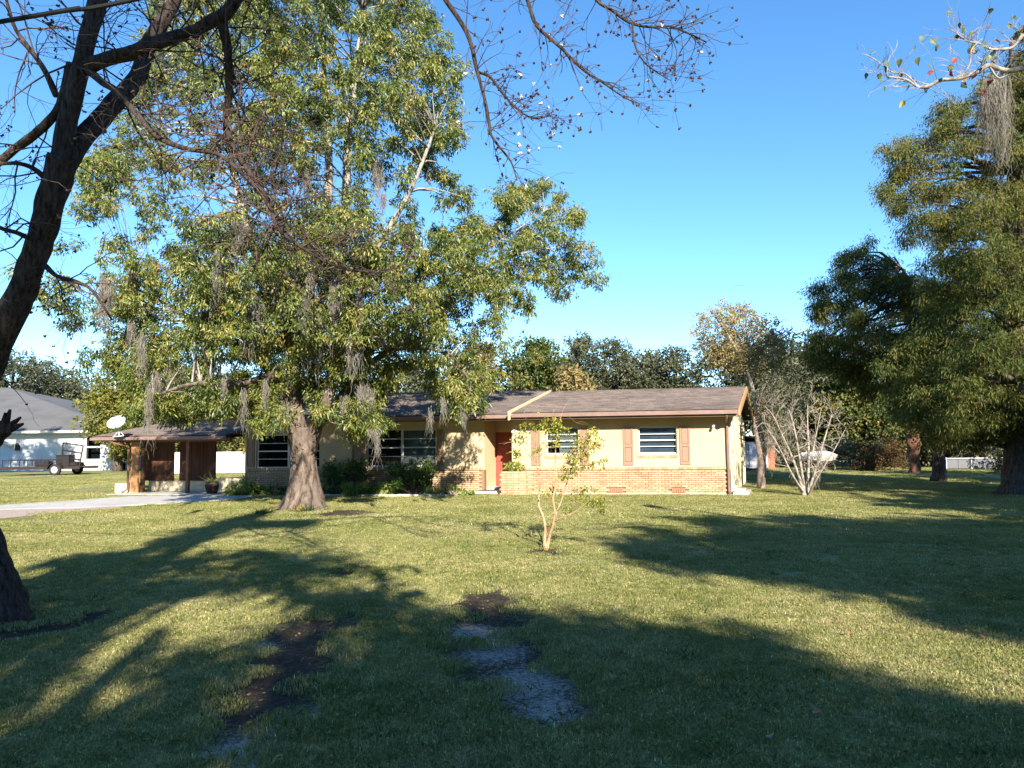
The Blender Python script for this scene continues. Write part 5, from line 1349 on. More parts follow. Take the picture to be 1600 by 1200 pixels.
b4 = limb(mb, [(1435, 136, 6, 0.007), (1415, 116, 6, 0.006), (1392, 112, 6, 0.005), (1370, 95, 6, 0.004), (1352, 85, 6, 0.003)], 6)
b5 = limb(mb, [(1386, 120, 6, 0.005), (1388, 95, 6, 0.004), (1400, 75, 6, 0.003), (1402, 62, 6, 0.002)], 5)
b6 = limb(mb, [(1545, 102, 6, 0.010), (1560, 122, 6, 0.008), (1580, 118, 6, 0.006), (1620, 140, 6, 0.005)], 6)
rn = random.Random(17)
for path, st_ in ((b1, 1), (b2, 1), (b3, 2), (b4, 2), (b6, 2)):
    for i in range(4, len(path), st_):
        twigs(mb, path[i][0], (rn.uniform(-1, 0.6), rn.uniform(-0.6, 0.6), rn.uniform(-0.3, 1)), 0.22 * rn.uniform(0.6, 1.3), min(0.004, path[i][1] * 0.5), 1, tips, rn, 0, 0.6, (1, 2), 0.0014, 4, 0.15)
mb.build('trunk', M['palebark'], rt_, smooth=True)
def big_leaf_mesh(L, Wd, mat, curl):
    prof = [(0, 0.0), (0.12, 0.3), (0.32, 0.5), (0.6, 0.36), (0.82, 0.14), (1.0, 0.0)]
    v_ = []; f_ = []
    for t, w_ in prof:
        z = -curl * t * t
        v_ += [(-w_ * Wd, t * L, z * L + 0.18 * w_ * Wd), (0, t * L, z * L), (w_ * Wd, t * L, z * L + 0.18 * w_ * Wd)]
    for i in range(len(prof) - 1):
        a = i * 3
        f_ += [(a, a + 1, a + 4, a + 3), (a + 1, a + 2, a + 5, a + 4)]
    me = bpy.data.meshes.new('leaf'); me.from_pydata(v_, [], f_); me.materials.append(mat); return me
LM = [big_leaf_mesh(0.062, 0.05, M['redleaf'], 0.3), big_leaf_mesh(0.07, 0.055, M['yellowleaf'], 0.4), big_leaf_mesh(0.07, 0.05, M['greenleaf'], 0.5), big_leaf_mesh(0.055, 0.045, M['greenleaf'], 0.2), big_leaf_mesh(0.06, 0.045, M['orangeleaf'], 0.6)]
rl = wloc(rt_)
rn.shuffle(tips)
for p, d in tips[:70]:
    o = bpy.data.objects.new('leaf', rn.choice(LM + [LM[2], LM[3], LM[2], LM[3]])); COL.objects.link(o); o.parent = rt_
    o.location = Vector([float(k) for k in p]) - rl
    o.rotation_euler = (rn.uniform(-1.9, -0.4), rn.uniform(-0.7, 0.7), rn.uniform(0, 6.28))

# overhead cable
o = one('overhead_cable', M['cable'], None, lambda mb: limb_w(mb, [tuple(W(-900, 190, 7)), tuple(W(0, 34, 5.2)), tuple(W(110, 16, 5.2)), tuple(W(215, -2, 5.2)), tuple(W(700, -115, 6))], [0.016] * 5, 8, 0))
tag(o, 'thick black overhead cable crossing the upper left corner in front of the boughs', 'cable')

# ------------------------------------------------------------------ sapling on the lawn
sp = thing('sapling', 'thin multi stemmed sapling with yellow green leaf clusters in front of the red door', 'tree', G(852, 857))
mb = MB(); SY = 12.17; rn = random.Random(8)
s1 = limb(mb, [(853, 860, SY, 0.045), (851, 845, SY, 0.028), (852, 825, SY, 0.020), (848, 805, SY, 0.019), (842, 790, SY, 0.018), (843, 765, SY, 0.017), (843, 745, SY, 0.015), (840, 730, SY, 0.013), (838, 700, SY, 0.010), (836, 675, SY, 0.007)], 8)
s2 = limb(mb, [(855, 857, SY, 0.030), (858, 840, SY, 0.024), (864, 820, SY - 0.1, 0.022), (867, 800, SY - 0.1, 0.018), (864, 780, SY - 0.1, 0.016), (868, 760, SY - 0.1, 0.014), (869, 735, SY - 0.1, 0.012), (868, 705, SY, 0.009), (872, 670, SY, 0.006), (880, 640, SY, 0.003), (888, 628, SY, 0.002)], 7)
s3 = limb(mb, [(862, 822, SY, 0.018), (870, 800, SY + 0.1, 0.014), (878, 780, SY + 0.2, 0.011), (885, 755, SY + 0.2, 0.009), (892, 735, SY + 0.2, 0.006), (905, 700, SY + 0.3, 0.003)], 6)
s4 = limb(mb, [(866, 815, SY, 0.012), (885, 806, SY - 0.2, 0.009), (905, 795, SY - 0.3, 0.006), (925, 778, SY - 0.4, 0.003)], 5)
s5 = limb(mb, [(869, 740, SY, 0.009), (885, 722, SY, 0.007), (905, 700, SY, 0.005), (922, 675, SY, 0.002)], 5)
s6 = limb(mb, [(842, 735, SY, 0.008), (830, 715, SY - 0.1, 0.006), (815, 695, SY - 0.1, 0.004), (806, 682, SY - 0.1, 0.002)], 5)
s7 = limb(mb, [(870, 725, SY, 0.007), (890, 728, SY, 0.005), (915, 722, SY, 0.003), (945, 722, SY, 0.002)], 5)
tips = []
for path in (s1, s2, s3, s4, s5, s6, s7):
    for i in range(len(path) // 3, len(path), 3):
        twigs(mb, path[i][0], (rn.uniform(-1, 1), rn.uniform(-1, 1), rn.uniform(-0.2, 1)), 0.28, 0.004, 1, tips, rn, 0, 0.7, (1, 2), 0.0015, 4)
mb.build('stems', M['saplingbark'], sp, smooth=True)
def clumps(own, name, lst, leaf, L, lw, Y, drop=0.5, dens=1.0, twig=0.05, vvar=0.3, sp_=1.0):
    C = []; R = []; vb = []
    for (x, y, rx, ry, d, n, vv) in lst:
        for k in range(n):
            a = rng.uniform(0, 6.28); q = rng.random() ** 0.5
            c = W(x + rx * q * math.cos(a), y + ry * q * math.sin(a), Y + d + rng.uniform(-1, 1) * rx / 1200 * Y * 0.8)
            C.append(c); R.append(0.05 * Y / 12 + 0.03); vb.append(vv + rng.uniform(-0.15, 0.15))
    C = np.array(C); P, D, v = foliage(C, np.array(R), int(3 * dens), 4, drop, sp_, twig, vbase=np.clip(vb, 0, 1), vvar=vvar)
    P[:, 2] = np.maximum(P[:, 2], 0.01)
    return leaves(name, P, D, L * rng.uniform(0.6, 1.25, len(P)), L * lw, v, M[leaf], own)
clumps(sp, 'leaves', [(858, 662, 20, 14, 0, 22, 0.6), (830, 665, 20, 6, 0, 10, 0.6), (875, 676, 12, 12, 0, 12, 0.65), (868, 690, 14, 6, 0, 6, 0.4), (812, 684, 10, 5, 0, 6, 0.45), (806, 708, 7, 9, 0, 6, 0.4),
    (805, 726, 12, 8, 0, 8, 0.55), (842, 703, 8, 6, 0, 4, 0.3), (925, 672, 7, 8, 0, 6, 0.6), (932, 690, 9, 10, 0, 8, 0.65), (915, 702, 12, 12, 0, 12, 0.6), (893, 708, 10, 6, 0, 7, 0.5), (898, 725, 13, 14, 0, 18, 0.45), (885, 742, 9, 8, 0, 8, 0.35), (935, 725, 14, 5, 0, 7, 0.75), (910, 690, 14, 10, 0, 8, 0.6),
    (905, 778, 12, 10, -0.3, 7, 0.35), (930, 780, 12, 8, -0.3, 7, 0.35), (938, 790, 8, 10, -0.3, 6, 0.3), (862, 768, 14, 5, 0, 6, 0.85), (888, 798, 8, 6, 0, 3, 0.3), (920, 765, 12, 5, -0.3, 5, 0.4)], 'sapleaf', 0.055, 0.5, SY, 0.45, 1.15, 0.04)
o = clumps(None, 'base_litter', [(853, 855, 14, 3, 0, 6, 0.9)], 'tanleaf', 0.035, 0.4, SY, dens=0.7); o['kind'] = 'stuff'

# bare vase shaped tree
my = thing('crepe_myrtle', 'bare pale vase shaped tree with many thin stems right of the house', 'tree', G(1258, 776))
mb = MB(); MY = 23.5; rn = random.Random(31); tips = []
stems = [[(1257, 778, MY, 0.09), (1250, 750, MY, 0.07), (1238, 715, MY, 0.055), (1222, 680, MY - 0.3, 0.04), (1208, 650, MY - 0.6, 0.025), (1195, 635, MY - 0.8, 0.012)],
         [(1258, 778, MY, 0.09), (1254, 745, MY, 0.065), (1247, 700, MY, 0.05), (1240, 665, MY, 0.035), (1232, 638, MY, 0.012)],
         [(1259, 778, MY, 0.10), (1262, 750, MY, 0.07), (1264, 710, MY, 0.055), (1262, 670, MY + 0.4, 0.035), (1262, 632, MY + 0.5, 0.012)],
         [(1261, 778, MY, 0.09), (1270, 748, MY, 0.06), (1280, 715, MY, 0.05), (1290, 680, MY, 0.035), (1300, 648, MY, 0.012)],
         [(1262, 778, MY, 0.07), (1274, 752, MY - 0.5, 0.05), (1290, 725, MY - 0.8, 0.035), (1308, 695, MY - 1, 0.02), (1322, 668, MY - 1, 0.01)],
         [(1256, 776, MY, 0.06), (1240, 745, MY + 0.5, 0.045), (1224, 715, MY + 0.8, 0.03), (1205, 695, MY + 1, 0.015)],
         [(1256, 770, MY, 0.05), (1236, 738, MY - 0.5, 0.04), (1218, 700, MY - 0.6, 0.025), (1196, 665, MY - 0.6, 0.012)],
         [(1260, 760, MY, 0.05), (1268, 720, MY + 0.6, 0.04), (1275, 680, MY + 0.9, 0.03), (1283, 640, MY + 1, 0.01)]]
for s_ in stems:
    s_ = [(q[0], q[1], q[2], q[3] * 0.62) for q in s_]
    l_ = limb(mb, s_, 7, 0.05, 4)
    for i in range(len(l_) // 3, len(l_)):
        twigs(mb, l_[i][0], (rn.uniform(-1, 1), rn.uniform(-1, 1), rn.uniform(0.1, 1.2)), 0.43, l_[i][1] * 0.5, 2, tips, rn, 0.02, 0.7, (2, 4), 0.0045, 4, 0.18)
mb.build('stems', M['myrtlebark'], my, smooth=True)

# ------------------------------------------------------------------ shrubs and bed in front of the house
def shrub(label, px_, pyb, w, h, Y, leaf, n, seed, L=0.09, stems=True, cat='shrub', flat=1.0, lw=0.5):
    r = np.random.default_rng(seed)
    base = W(px_, pyb, Y); base[2] = 0
    t = thing('shrub', label, cat, base)
    wm = w / 1200 * Y / 2; hm = h / 1200 * Y
    C = []
    k = int(26)
    for i in range(k):
        a = r.uniform(0, 6.28); q = r.random() ** 0.5; z = r.uniform(0.25, 1) ** 0.7
        C.append(base + [wm * q * math.cos(a) * (0.75 + 0.25 * z), wm * 0.8 * q * math.sin(a), hm * z * 0.9])
    C = np.array(C)
    mb = MB()
    if stems:
        for c in C: mb.tube([base + [r.uniform(-0.15, 0.15), r.uniform(-0.1, 0.1), 0], (base + c) / 2 + [0, 0, -0.05], c], [0.016, 0.012, 0.005], 4, False)
        mb.build('stems', M['twigbark'], t)
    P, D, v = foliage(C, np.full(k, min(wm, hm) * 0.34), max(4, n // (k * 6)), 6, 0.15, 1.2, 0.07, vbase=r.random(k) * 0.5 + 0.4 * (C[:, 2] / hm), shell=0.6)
    P[:, 2] = np.maximum(P[:, 2], 0.02)
    leaves('foliage', P, D, L * rng.uniform(0.6, 1.2, len(P)), L * lw, v, M[leaf], t)
def hv(u, v, z=0): return np.array(H(u, v, z))
def pY(px_, v):     # distance at which the photo ray of column px_ meets the house plane v
    d = ray(px_, 760)[0]
    A = np.array([[d, -UD[0]], [1, -UD[1]]]); o_ = (P0 + VD * v)[:2]
    return float(np.linalg.solve(A, o_)[0])
shrub('glossy green shrub below the pale half of the double window', 644, 772, 72, 50, pY(644, -0.35), 'shrubleaf', 3600, 51, 0.10)
shrub('dark shaded shrub between the large trunk and the double window', 538, 772, 78, 52, pY(538, -0.35), 'shrubleaf', 3200, 52, 0.09)
shrub('small plant spilling from the brick planter beside the red door', 806, 737, 26, 18, pY(806, -0.2), 'sapleaf', 300, 53, 0.08, stems=False) if False else None
pp_ = thing('planter_plant', 'light green leafy plant growing out of the brick planter', 'plant', H(-6.85, -0.25, 0.7))
c0 = hv(-6.85, -0.25, 0.8)
C = np.array([c0 + [rng.uniform(-0.25, 0.25), rng.uniform(-0.1, 0.1), rng.uniform(-0.05, 0.18)] for k in range(16)])
P, D, v = foliage(C, np.full(16, 0.09), 4, 5, 0.1, 1.2, 0.05); leaves('foliage', P, D, 0.10, 0.045, v, M['vineleaf'], pp_)
def groundplant(label, spots, n, L, leaf='vineleaf', h=0.22, cat='plant', name='creeping_plant'):
    t = thing(name, label, cat, (*W(spots[0][0], 770, spots[0][2])[:2], 0))
    C = []
    for (x0, x1, Y0, Y1, hh) in spots:
        for k in range(int((x1 - x0) / 2)):
            p = W(rng.uniform(x0, x1), 770, rng.uniform(Y0, Y1)); C.append([p[0], p[1], rng.uniform(0.02, hh)])
    C = np.array(C)
    P, D, v = foliage(C, np.full(len(C), 0.12), max(2, n // (len(C) * 5)), 5, -0.2, 1.3, 0.05, shell=0.6)
    P[:, 2] = np.abs(P[:, 2])
    leaves('foliage', P, D, L * rng.uniform(0.6, 1.3, len(P)), L * 0.35, v, M[leaf], t)
groundplant('bright spreading plant at the left corner of the brick wall', [(358, 412, pY(385, -1.3), pY(385, -0.3), 0.28), (375, 395, pY(385, -0.8), pY(385, -0.2), 0.5)], 1500, 0.16)
groundplant('pale sprawling ground cover beneath the double window', [(532, 620, pY(580, -1.3), pY(580, -0.5), 0.30)], 2600, 0.16)
groundplant('low weeds along the bed between shrub and red door', [(655, 745, pY(700, -1.2), pY(700, -0.4), 0.12), (690, 712, pY(700, -0.9), pY(700, -0.4), 0.3)], 900, 0.13)
groundplant('shaded weeds growing beside the foot of the large trunk', [(412, 455, pY(430, -1.0), pY(430, -0.3), 0.2), (500, 535, pY(515, -1.0), pY(515, -0.4), 0.2)], 800, 0.13, 'shrubleaf')
o = one('flower_bed', M['mortar'], None, lambda mb: mb.box(-17.0, -8.7, -1.28, 0.38, -0.05, 0.016, T=H)); o['kind'] = 'structure'
ed = thing('bed_edging', 'pale concrete edging strip along the flower bed', 'edging', H(-11, -1.35, 0))
for k in range(11):
    u = -13.6 + k * 0.46
    one('edging_block', M['concrete'], ed, lambda mb: hb(mb, u, u + 0.44, -1.40 + 0.01 * (k % 3), -1.30, 0, 0.07 + 0.01 * (k % 2)))
lg = thing('driftwood_log', 'curved grey brown log lying in the bed left of the door step', 'log', W(715, 772, pY(715, -0.9)) * [1, 1, 0])
def logf(mb):
    Y = pY(715, -0.9)
    limb(mb, [(697, 766, Y, 0.03), (704, 772, Y, 0.09), (716, 774, Y - 0.05, 0.11), (728, 772, Y - 0.05, 0.09), (738, 767, Y, 0.035)], 8, 0.12)
    limb(mb, [(703, 771, Y, 0.04), (697, 764, Y + 0.1, 0.03), (688, 756, Y + 0.2, 0.012)], 5, 0.1)
one('trunk_piece', M['twigbark'], lg, logf, smooth=True)
pt_ = thing('plant_pot', 'dark round plant pot with thin spiky leaves on the carport floor', 'plant pot', W(331, 776, pY(331, -0.4)) * [1, 1, 0])
pc = W(331, 776, pY(331, -0.4)) * [1, 1, 0]
one('pot', M['terracotta'], pt_, lambda mb: mb.tube([pc + [0, 0, 0.03], pc + [0, 0, 0.12], pc + [0, 0, 0.3], pc + [0, 0, 0.42], pc + [0, 0, 0.45]], [0.16, 0.2, 0.25, 0.21, 0.22], 16))
P = pc + np.array([0, 0, 0.44]) + rng.normal(size=(26, 3)) * [0.05, 0.05, 0.01]; D = unit(rng.normal(size=(26, 3)) * [1, 1, 0.3] + [0, 0, 0.9])
leaves('leaves', P, D, rng.uniform(0.2, 0.5, 26), 0.03, rng.random(26), M['vineleaf'], pt_)
dm = one('door_mat', M['black'], None, lambda mb: hb(mb, -8.3, -7.75, 0.15, 0.5, 0.102, 0.12)); tag(dm, 'small dark mat on the white door step', 'door mat')
# a spray of fallen leafy twigs on the lawn by the trunk
for lb, x, y, w in (('small fallen green sprig on the lawn just left of the large trunk', 410, 804, 9), ('flattened fallen palm like spray at the foot of the large trunk', 478, 799, 20)):
    p = G(x, y); t = thing('fallen_sprig', lb, 'sprig', p)
    P = p + rng.normal(size=(70, 3)) * [w / 1200 * p[1] * 0.5, 0.12, 0.0] + [0, 0, 0.03]; D = unit(rng.normal(size=(70, 3)) * [1, 0.6, 0.35] + [0, 0, 0.35])
    leaves('leaves', P, D, 0.2, 0.025, rng.random(70) * 0.5, M['shrubleaf'], t)
tr = thing('sprouting_shoots', 'orange brown shoots at the front of the large trunk base', 'shoots', G(465, 790))
p = G(466, 800); P = p + rng.normal(size=(60, 3)) * [0.09, 0.05, 0] + [0, 0, 0.02]; D = unit(rng.normal(size=(60, 3)) * [0.5, 0.4, 0.2] + [0, 0, 1])
leaves('leaves', P, D, rng.uniform(0.1, 0.26, 60), 0.014, rng.random(60) * 0.4 + 0.6, M['tanleaf'], tr)
# fallen leaves big enough to see
for lb, x, y, mt_n, s_ in (('curled pinkish red leaf lying on the lawn near the bottom edge', 1203, 1162, 'redleaf', 0.055), ('small orange leaf in the shaded grass above the pinkish one', 1270, 1124, 'orangeleaf', 0.045),
        ('orange leaf on the sunlit grass right of centre', 1326, 998, 'orangeleaf', 0.05), ('reddish leaf on the sunlit lawn furthest right', 1536, 1004, 'redleaf', 0.05), ('rust coloured leaf at the bottom edge right of centre', 1418, 1190, 'orangeleaf', 0.05)):
    p = G(x, y)
    me = big_leaf_mesh(s_ * 1.3, s_, M[mt_n], 0.4)
    o = bpy.data.objects.new('fallen_leaf', me); COL.objects.link(o); o.location = (float(p[0]), float(p[1]), 0.045); o.rotation_euler = (0.5, 0.4, x % 6)
    tag(o, lb, 'leaf')

# ------------------------------------------------------------------ grass
def grass_stuff():
    V = []; F = []; var = []
    def patch(vid, rad, n, hlo, hhi, wd):
        nonlocal V, F, var
        a = rng.uniform(0, 2 * math.pi, n); r = rad * np.sqrt(rng.random(n))
        x = r * np.cos(a); y = r * np.sin(a)
        h = rng.uniform(hlo, hhi, n) * (0.8 + 0.5 * np.sin(x * 9 + vid) * np.cos(y * 8))
        th = rng.uniform(0, 2 * math.pi, n); lean = rng.uniform(0.2, 1.3, n)
        dx, dy = np.cos(th), np.sin(th); sx, sy = -dy * wd / 2, dx * wd / 2
        b0 = np.stack([x - sx, y - sy, np.zeros(n) - 0.01], 1); b1 = np.stack([x + sx, y + sy, np.zeros(n) - 0.01], 1)
        mx_ = np.stack([x + dx * h * lean * 0.35, y + dy * h * lean * 0.35, h * 0.6], 1)
        m0 = mx_ - np.stack([sx, sy, 0 * sx], 1) * 0.8; m1 = mx_ + np.stack([sx, sy, 0 * sx], 1) * 0.8
        tp = np.stack([x + dx * h * lean, y + dy * h * lean, h * (1 - 0.3 * np.clip(lean - 0.4, 0, 1))], 1)
        base = sum(len(q) for q in V)
        V.append(np.stack([b0, b1, m1, m0, tp], 1).reshape(-1, 3))
        i = np.arange(n)[:, None] * 5 + base
        F.append(np.concatenate([i + [0, 1, 2], i + [0, 2, 3], i + [3, 2, 4]], 0))
        var.append(np.full(n * 5, vid))
    for k in range(4): patch(k, 0.20, 520, 0.010, 0.034, 0.0055)
    for k in range(4, 7): patch(k, 1.0, 3000, 0.015, 0.045, 0.011)
    nv = sum(len(q) for q in V)
    # scatter points
    pts = []; rot = []; scl = []; pid = []
    def scatter(y0, y1, dens, ids, zs):
        area_w = lambda y: y * 0.72 + 1.0
        n = int((y1 - y0) * (area_w(y0) + area_w(y1)) * dens)
        y = rng.uniform(y0, y1, int(n * 1.4)); x = rng.uniform(-1, 1, len(y)) * area_w(y1)
        keep = np.abs(x) < area_w(y); x = x[keep][:n]; y = y[keep][:n]
        b_ = np.maximum(field(x, y, BARE) * 0.95, field(x, y, SAND))
        kp = rng.random(len(x)) > np.clip(b_ * 1.3 - 0.1, 0, 0.955)
        x = x[kp]; y = y[kp]
        # keep off the drive, the house and the bed
        rel = np.stack([x - P0[0], y - P0[1]], 1)
        A = np.array([[UD[0], VD[0]], [UD[1], VD[1]]]); uv = rel @ np.linalg.inv(A).T
        bad = (uv[:, 0] > -22.6) & (uv[:, 0] < 0.5) & (uv[:, 1] > -0.25) & (uv[:, 1] < 9)
        bad |= (uv[:, 0] > -17.0) & (uv[:, 0] < -8.7) & (uv[:, 1] > -1.3) & (uv[:, 1] < 1)
        bad |= (uv[:, 0] > -21.8) & (uv[:, 0] < -17.0) & (uv[:, 1] > -1.1) & (uv[:, 1] < 1)
        poly = [tuple(p[:2]) for p in pA + [G(392, 777)] + [G(370, 782), G(250, 790), G(190, 796), G(90, 803), G(0, 812), G(-420, 905)]]
        bad |= in_poly(np.stack([x, y], 1), poly)
        x = x[~bad]; y = y[~bad]; n = len(x)
        pts.append(np.stack([x, y, np.zeros(n)], 1)); rot.append(rng.uniform(0, 6.28, n)); scl.append(rng.uniform(0.8, 1.15, n) * zs); pid.append(rng.choice(ids, n))
    scatter(3.0, 9.0, 60.0, [0, 1, 2, 3], 1.0)
    scatter(9.0, 15.0, 28.0, [0, 1, 2, 3], 1.15)
    scatter(13.5, 27.0, 2.2, [4, 5, 6], 1.0)
    scatter(27.0, 50.0, 0.4, [4, 5, 6], 1.3)
    pts = np.concatenate(pts); rot = np.concatenate(rot); scl = np.concatenate(scl); pid = np.concatenate(pid)
    npt = len(pts)
    Vv = np.concatenate(V + [pts]); Ff = np.concatenate(F)
    o = mesh_np('grass', Vv, Ff, M['blade'])
    me = o.data
    def attr(name, typ, arr):
        a = me.attributes.new(name, typ, 'POINT'); a.data.foreach_set('value' if typ != 'FLOAT_VECTOR' else 'vector', np.asarray(arr).ravel())
    attr('pt', 'BOOLEAN', np.concatenate([np.zeros(nv, bool), np.ones(npt, bool)]))
    attr('var', 'INT', np.concatenate([np.concatenate(var), pid]).astype(np.int32))
    rv = np.zeros((nv + npt, 3), np.float32); rv[nv:, 2] = rot; attr('rot', 'FLOAT_VECTOR', rv)
    sv = np.ones(nv + npt, np.float32); sv[nv:] = scl; attr('sc', 'FLOAT', sv)
    ng = bpy.data.node_groups.new('grass_scatter', 'GeometryNodeTree')
    ng.interface.new_socket('Geometry', in_out='INPUT', socket_type='NodeSocketGeometry')
    ng.interface.new_socket('Geometry', in_out='OUTPUT', socket_type='NodeSocketGeometry')
    nd = ng.nodes; lk = ng.links
    gi = nd.new('NodeGroupInput'); go = nd.new('NodeGroupOutput')
    def named(nm, typ):
        n = nd.new('GeometryNodeInputNamedAttribute'); n.data_type = typ; n.inputs[0].default_value = nm; return n.outputs[0]
    sep = nd.new('GeometryNodeSeparateGeometry'); sep.domain = 'POINT'
    lk.new(gi.outputs[0], sep.inputs[0]); lk.new(named('pt', 'BOOLEAN'), sep.inputs[1])
    sti = nd.new('GeometryNodeSplitToInstances'); sti.domain = 'POINT'
    lk.new(sep.outputs[1], sti.inputs[0]); lk.new(named('var', 'INT'), sti.inputs['Group ID'])
    iop = nd.new('GeometryNodeInstanceOnPoints')
    lk.new(sep.outputs[0], iop.inputs['Points']); lk.new(sti.outputs[0], iop.inputs['Instance'])
    iop.inputs['Pick Instance'].default_value = True
    lk.new(named('var', 'INT'), iop.inputs['Instance Index'])
    er = nd.new('FunctionNodeEulerToRotation'); lk.new(named('rot', 'FLOAT_VECTOR'), er.inputs[0]); lk.new(er.outputs[0], iop.inputs['Rotation'])
    lk.new(named('sc', 'FLOAT'), iop.inputs['Scale'])
    lk.new(iop.outputs[0], go.inputs[0])
    md = o.modifiers.new('scatter', 'NODES'); md.node_group = ng
    o['kind'] = 'stuff'
grass_stuff()
# taller weeds in the near lawn
P = []; D = []
for (x, y, n) in ((520, 920, 14), (1225, 1090, 60), (410, 1125, 22), (1130, 1180, 26), (640, 1110, 50), (560, 1080, 40), (600, 1150, 40), (980, 1080, 30), (1570, 1175, 20), (700, 1060, 30), (300, 1180, 22)):
    p = G(x, y)
    P.append(p + rng.normal(size=(n, 3)) * [0.14, 0.1, 0]); D.append(unit(rng.normal(size=(n, 3)) * [0.9, 0.9, 0.2] + [0, 0, 0.9]))
for k in range(260):
    yy = 3.4 + 9 * rng.random(); xx = rng.uniform(-1, 1) * (yy * 0.7 + 0.3); n = int(rng.integers(8, 26))
    P.append(np.array([xx, yy, 0]) + rng.normal(size=(n, 3)) * [0.07, 0.07, 0]); D.append(unit(rng.normal(size=(n, 3)) * [0.9, 0.9, 0.2] + [0, 0, 0.8]))
P = np.concatenate(P); D = np.concatenate(D)
o = leaves('weeds', P, D, rng.uniform(0.04, 0.11, len(P)), 0.008, rng.random(len(P)) * 0.8, M['midleaf'], None); o['kind'] = 'stuff'
# fine litter: small dry leaves and chips over the lawn and the bare ruts
n = 16000
y = 3.4 + 20 * rng.random(n) ** 1.4; x = rng.uniform(-1, 1, n) * (y * 0.7 + 0.5)
keep = (y < 23); x = x[keep]; y = y[keep]
P = np.stack([x, y, np.full(len(x), 0.045)], 1); P[:, 2] = np.where(field(x, y, BARE) > 0.5, -0.015, 0.045)
D = unit(rng.normal(size=(len(x), 3)) * [1, 1, 0.25])
o = leaves('leaf_litter', P, D, rng.uniform(0.012, 0.04, len(P)), 0.014, rng.random(len(P)), M['tanleaf'], None); o['kind'] = 'stuff'

# ------------------------------------------------------------------ trees behind the viewer that throw the long shade
def shade_pts(poly, n, seed, zlo, zhi, holes=()):
    r = np.random.default_rng(seed)
    pt = sample_outline(poly, n, seed, holes)
    out = []
    for x, y in pt:
        g = G(x, y); z = r.uniform(zlo, zhi); out.append(g + SV * z / SV[2])
    return np.array(out)
def shade_tree(label, poly, n, seed, zlo, zhi, R, leaf='oakleaf', holes=(), per=7, nspr=10, ls=0.2, tr=0.3):
    C = shade_pts(poly, n, seed, zlo, zhi, holes)
    C = C[C[:, 1] < -0.8] if (C[:, 1] < -0.8).any() else C
    cx, cyy = C[:, 0].mean(), min(-2.5, C[:, 1].mean())
    t = thing('shade_tree', label, 'tree', (cx, cyy, 0), 'shade trees behind the viewer')
    mb = MB(); zt = C[:, 2].max()
    tk = limb_w(mb, [(cx, cyy, -0.1), (cx + 0.1, cyy, 1), (cx - 0.2, cyy, zlo * 0.7), (cx, cyy, zt * 0.8)], [tr * 1.5, tr, tr * 0.85, tr * 0.25], 12, 0.06)
    for c in C[::5]:
        q = min(tk, key=lambda s_: abs(s_[0][2] - c[2] * 0.75))
        mb.tube([q[0], (q[0] + c) / 2 + [0, 0, 0.4], c], [q[1] * 0.35, 0.06, 0.02], 5, False)
    mb.build('trunk', M['darkbark'], t, smooth=True)
    P, D, v = foliage(C, np.full(len(C), R), nspr, per, 0.3, 1.2, 0.2, shell=0.5)
    leaves('crown', P, D, ls, ls * 0.55, v, M[leaf], t)
shade_tree('wide oak behind the viewer shading the near right lawn', [(830, 955), (960, 962), (1060, 985), (1150, 968), (1200, 1010), (1300, 1050), (1420, 1085), (1600, 1115), (1680, 1180), (1600, 1260), (820, 1260)], 92, 61, 6.5, 11, 0.42,
           holes=[(1060, 1175, 120, 26, 0.9), (1250, 1175, 90, 24, 0.7), (950, 1040, 50, 12, 0.6), (1000, 1075, 70, 14, 0.7), (1250, 1090, 70, 14, 0.5), (1450, 1150, 80, 20, 0.5)])
shade_tree('oak behind the viewer shading the middle of the near lawn', [(560, 885), (640, 895), (720, 925), (790, 950), (850, 965), (850, 1260), (520, 1260), (500, 980), (480, 900)], 78, 62, 6.5, 11, 0.38,
           holes=[(600, 1100, 60, 24, 0.8), (730, 1130, 60, 24, 0.7), (560, 990, 40, 12, 0.6), (680, 1170, 80, 20, 0.7), (640, 1010, 40, 10, 0.4)])
shade_tree('thin crowned oak behind the viewer casting dappled shade on the left lawn', [(-80, 900), (60, 880), (200, 855), (330, 850), (450, 858), (540, 880), (520, 1260), (-120, 1260)], 58, 63, 6.5, 12, 0.34,
           holes=[(230, 1000, 110, 22, 0.9), (170, 1050, 90, 26, 0.8), (290, 1060, 60, 26, 0.85), (300, 960, 60, 12, 0.7), (420, 1000, 40, 14, 0.6), (120, 920, 50, 14, 0.7), (150, 1140, 70, 20, 0.6), (350, 905, 80, 8, 0.5)])
shade_tree('dense oak off to the right shading the middle lawn', [(945, 845), (1010, 820), (1070, 812), (1200, 808), (1400, 812), (1620, 820), (1800, 830), (1800, 960), (1600, 925), (1450, 912), (1300, 905), (1180, 895), (1080, 890), (1000, 868)], 360, 64, 9.5, 15, 0.55,
           holes=[(1080, 836, 60, 5, 0.7), (1500, 860, 60, 5, 0.6), (1180, 872, 50, 5, 0.5)], ls=0.24)
shade_tree('open crowned oak off to the right casting streaky shade', [(1250, 905), (1620, 925), (1900, 960), (1900, 1060), (1600, 998), (1450, 960), (1330, 930)], 60, 65, 7, 12, 0.40,
           holes=[(1400, 930, 80, 8, 0.8), (1480, 950, 50, 8, 0.6)])

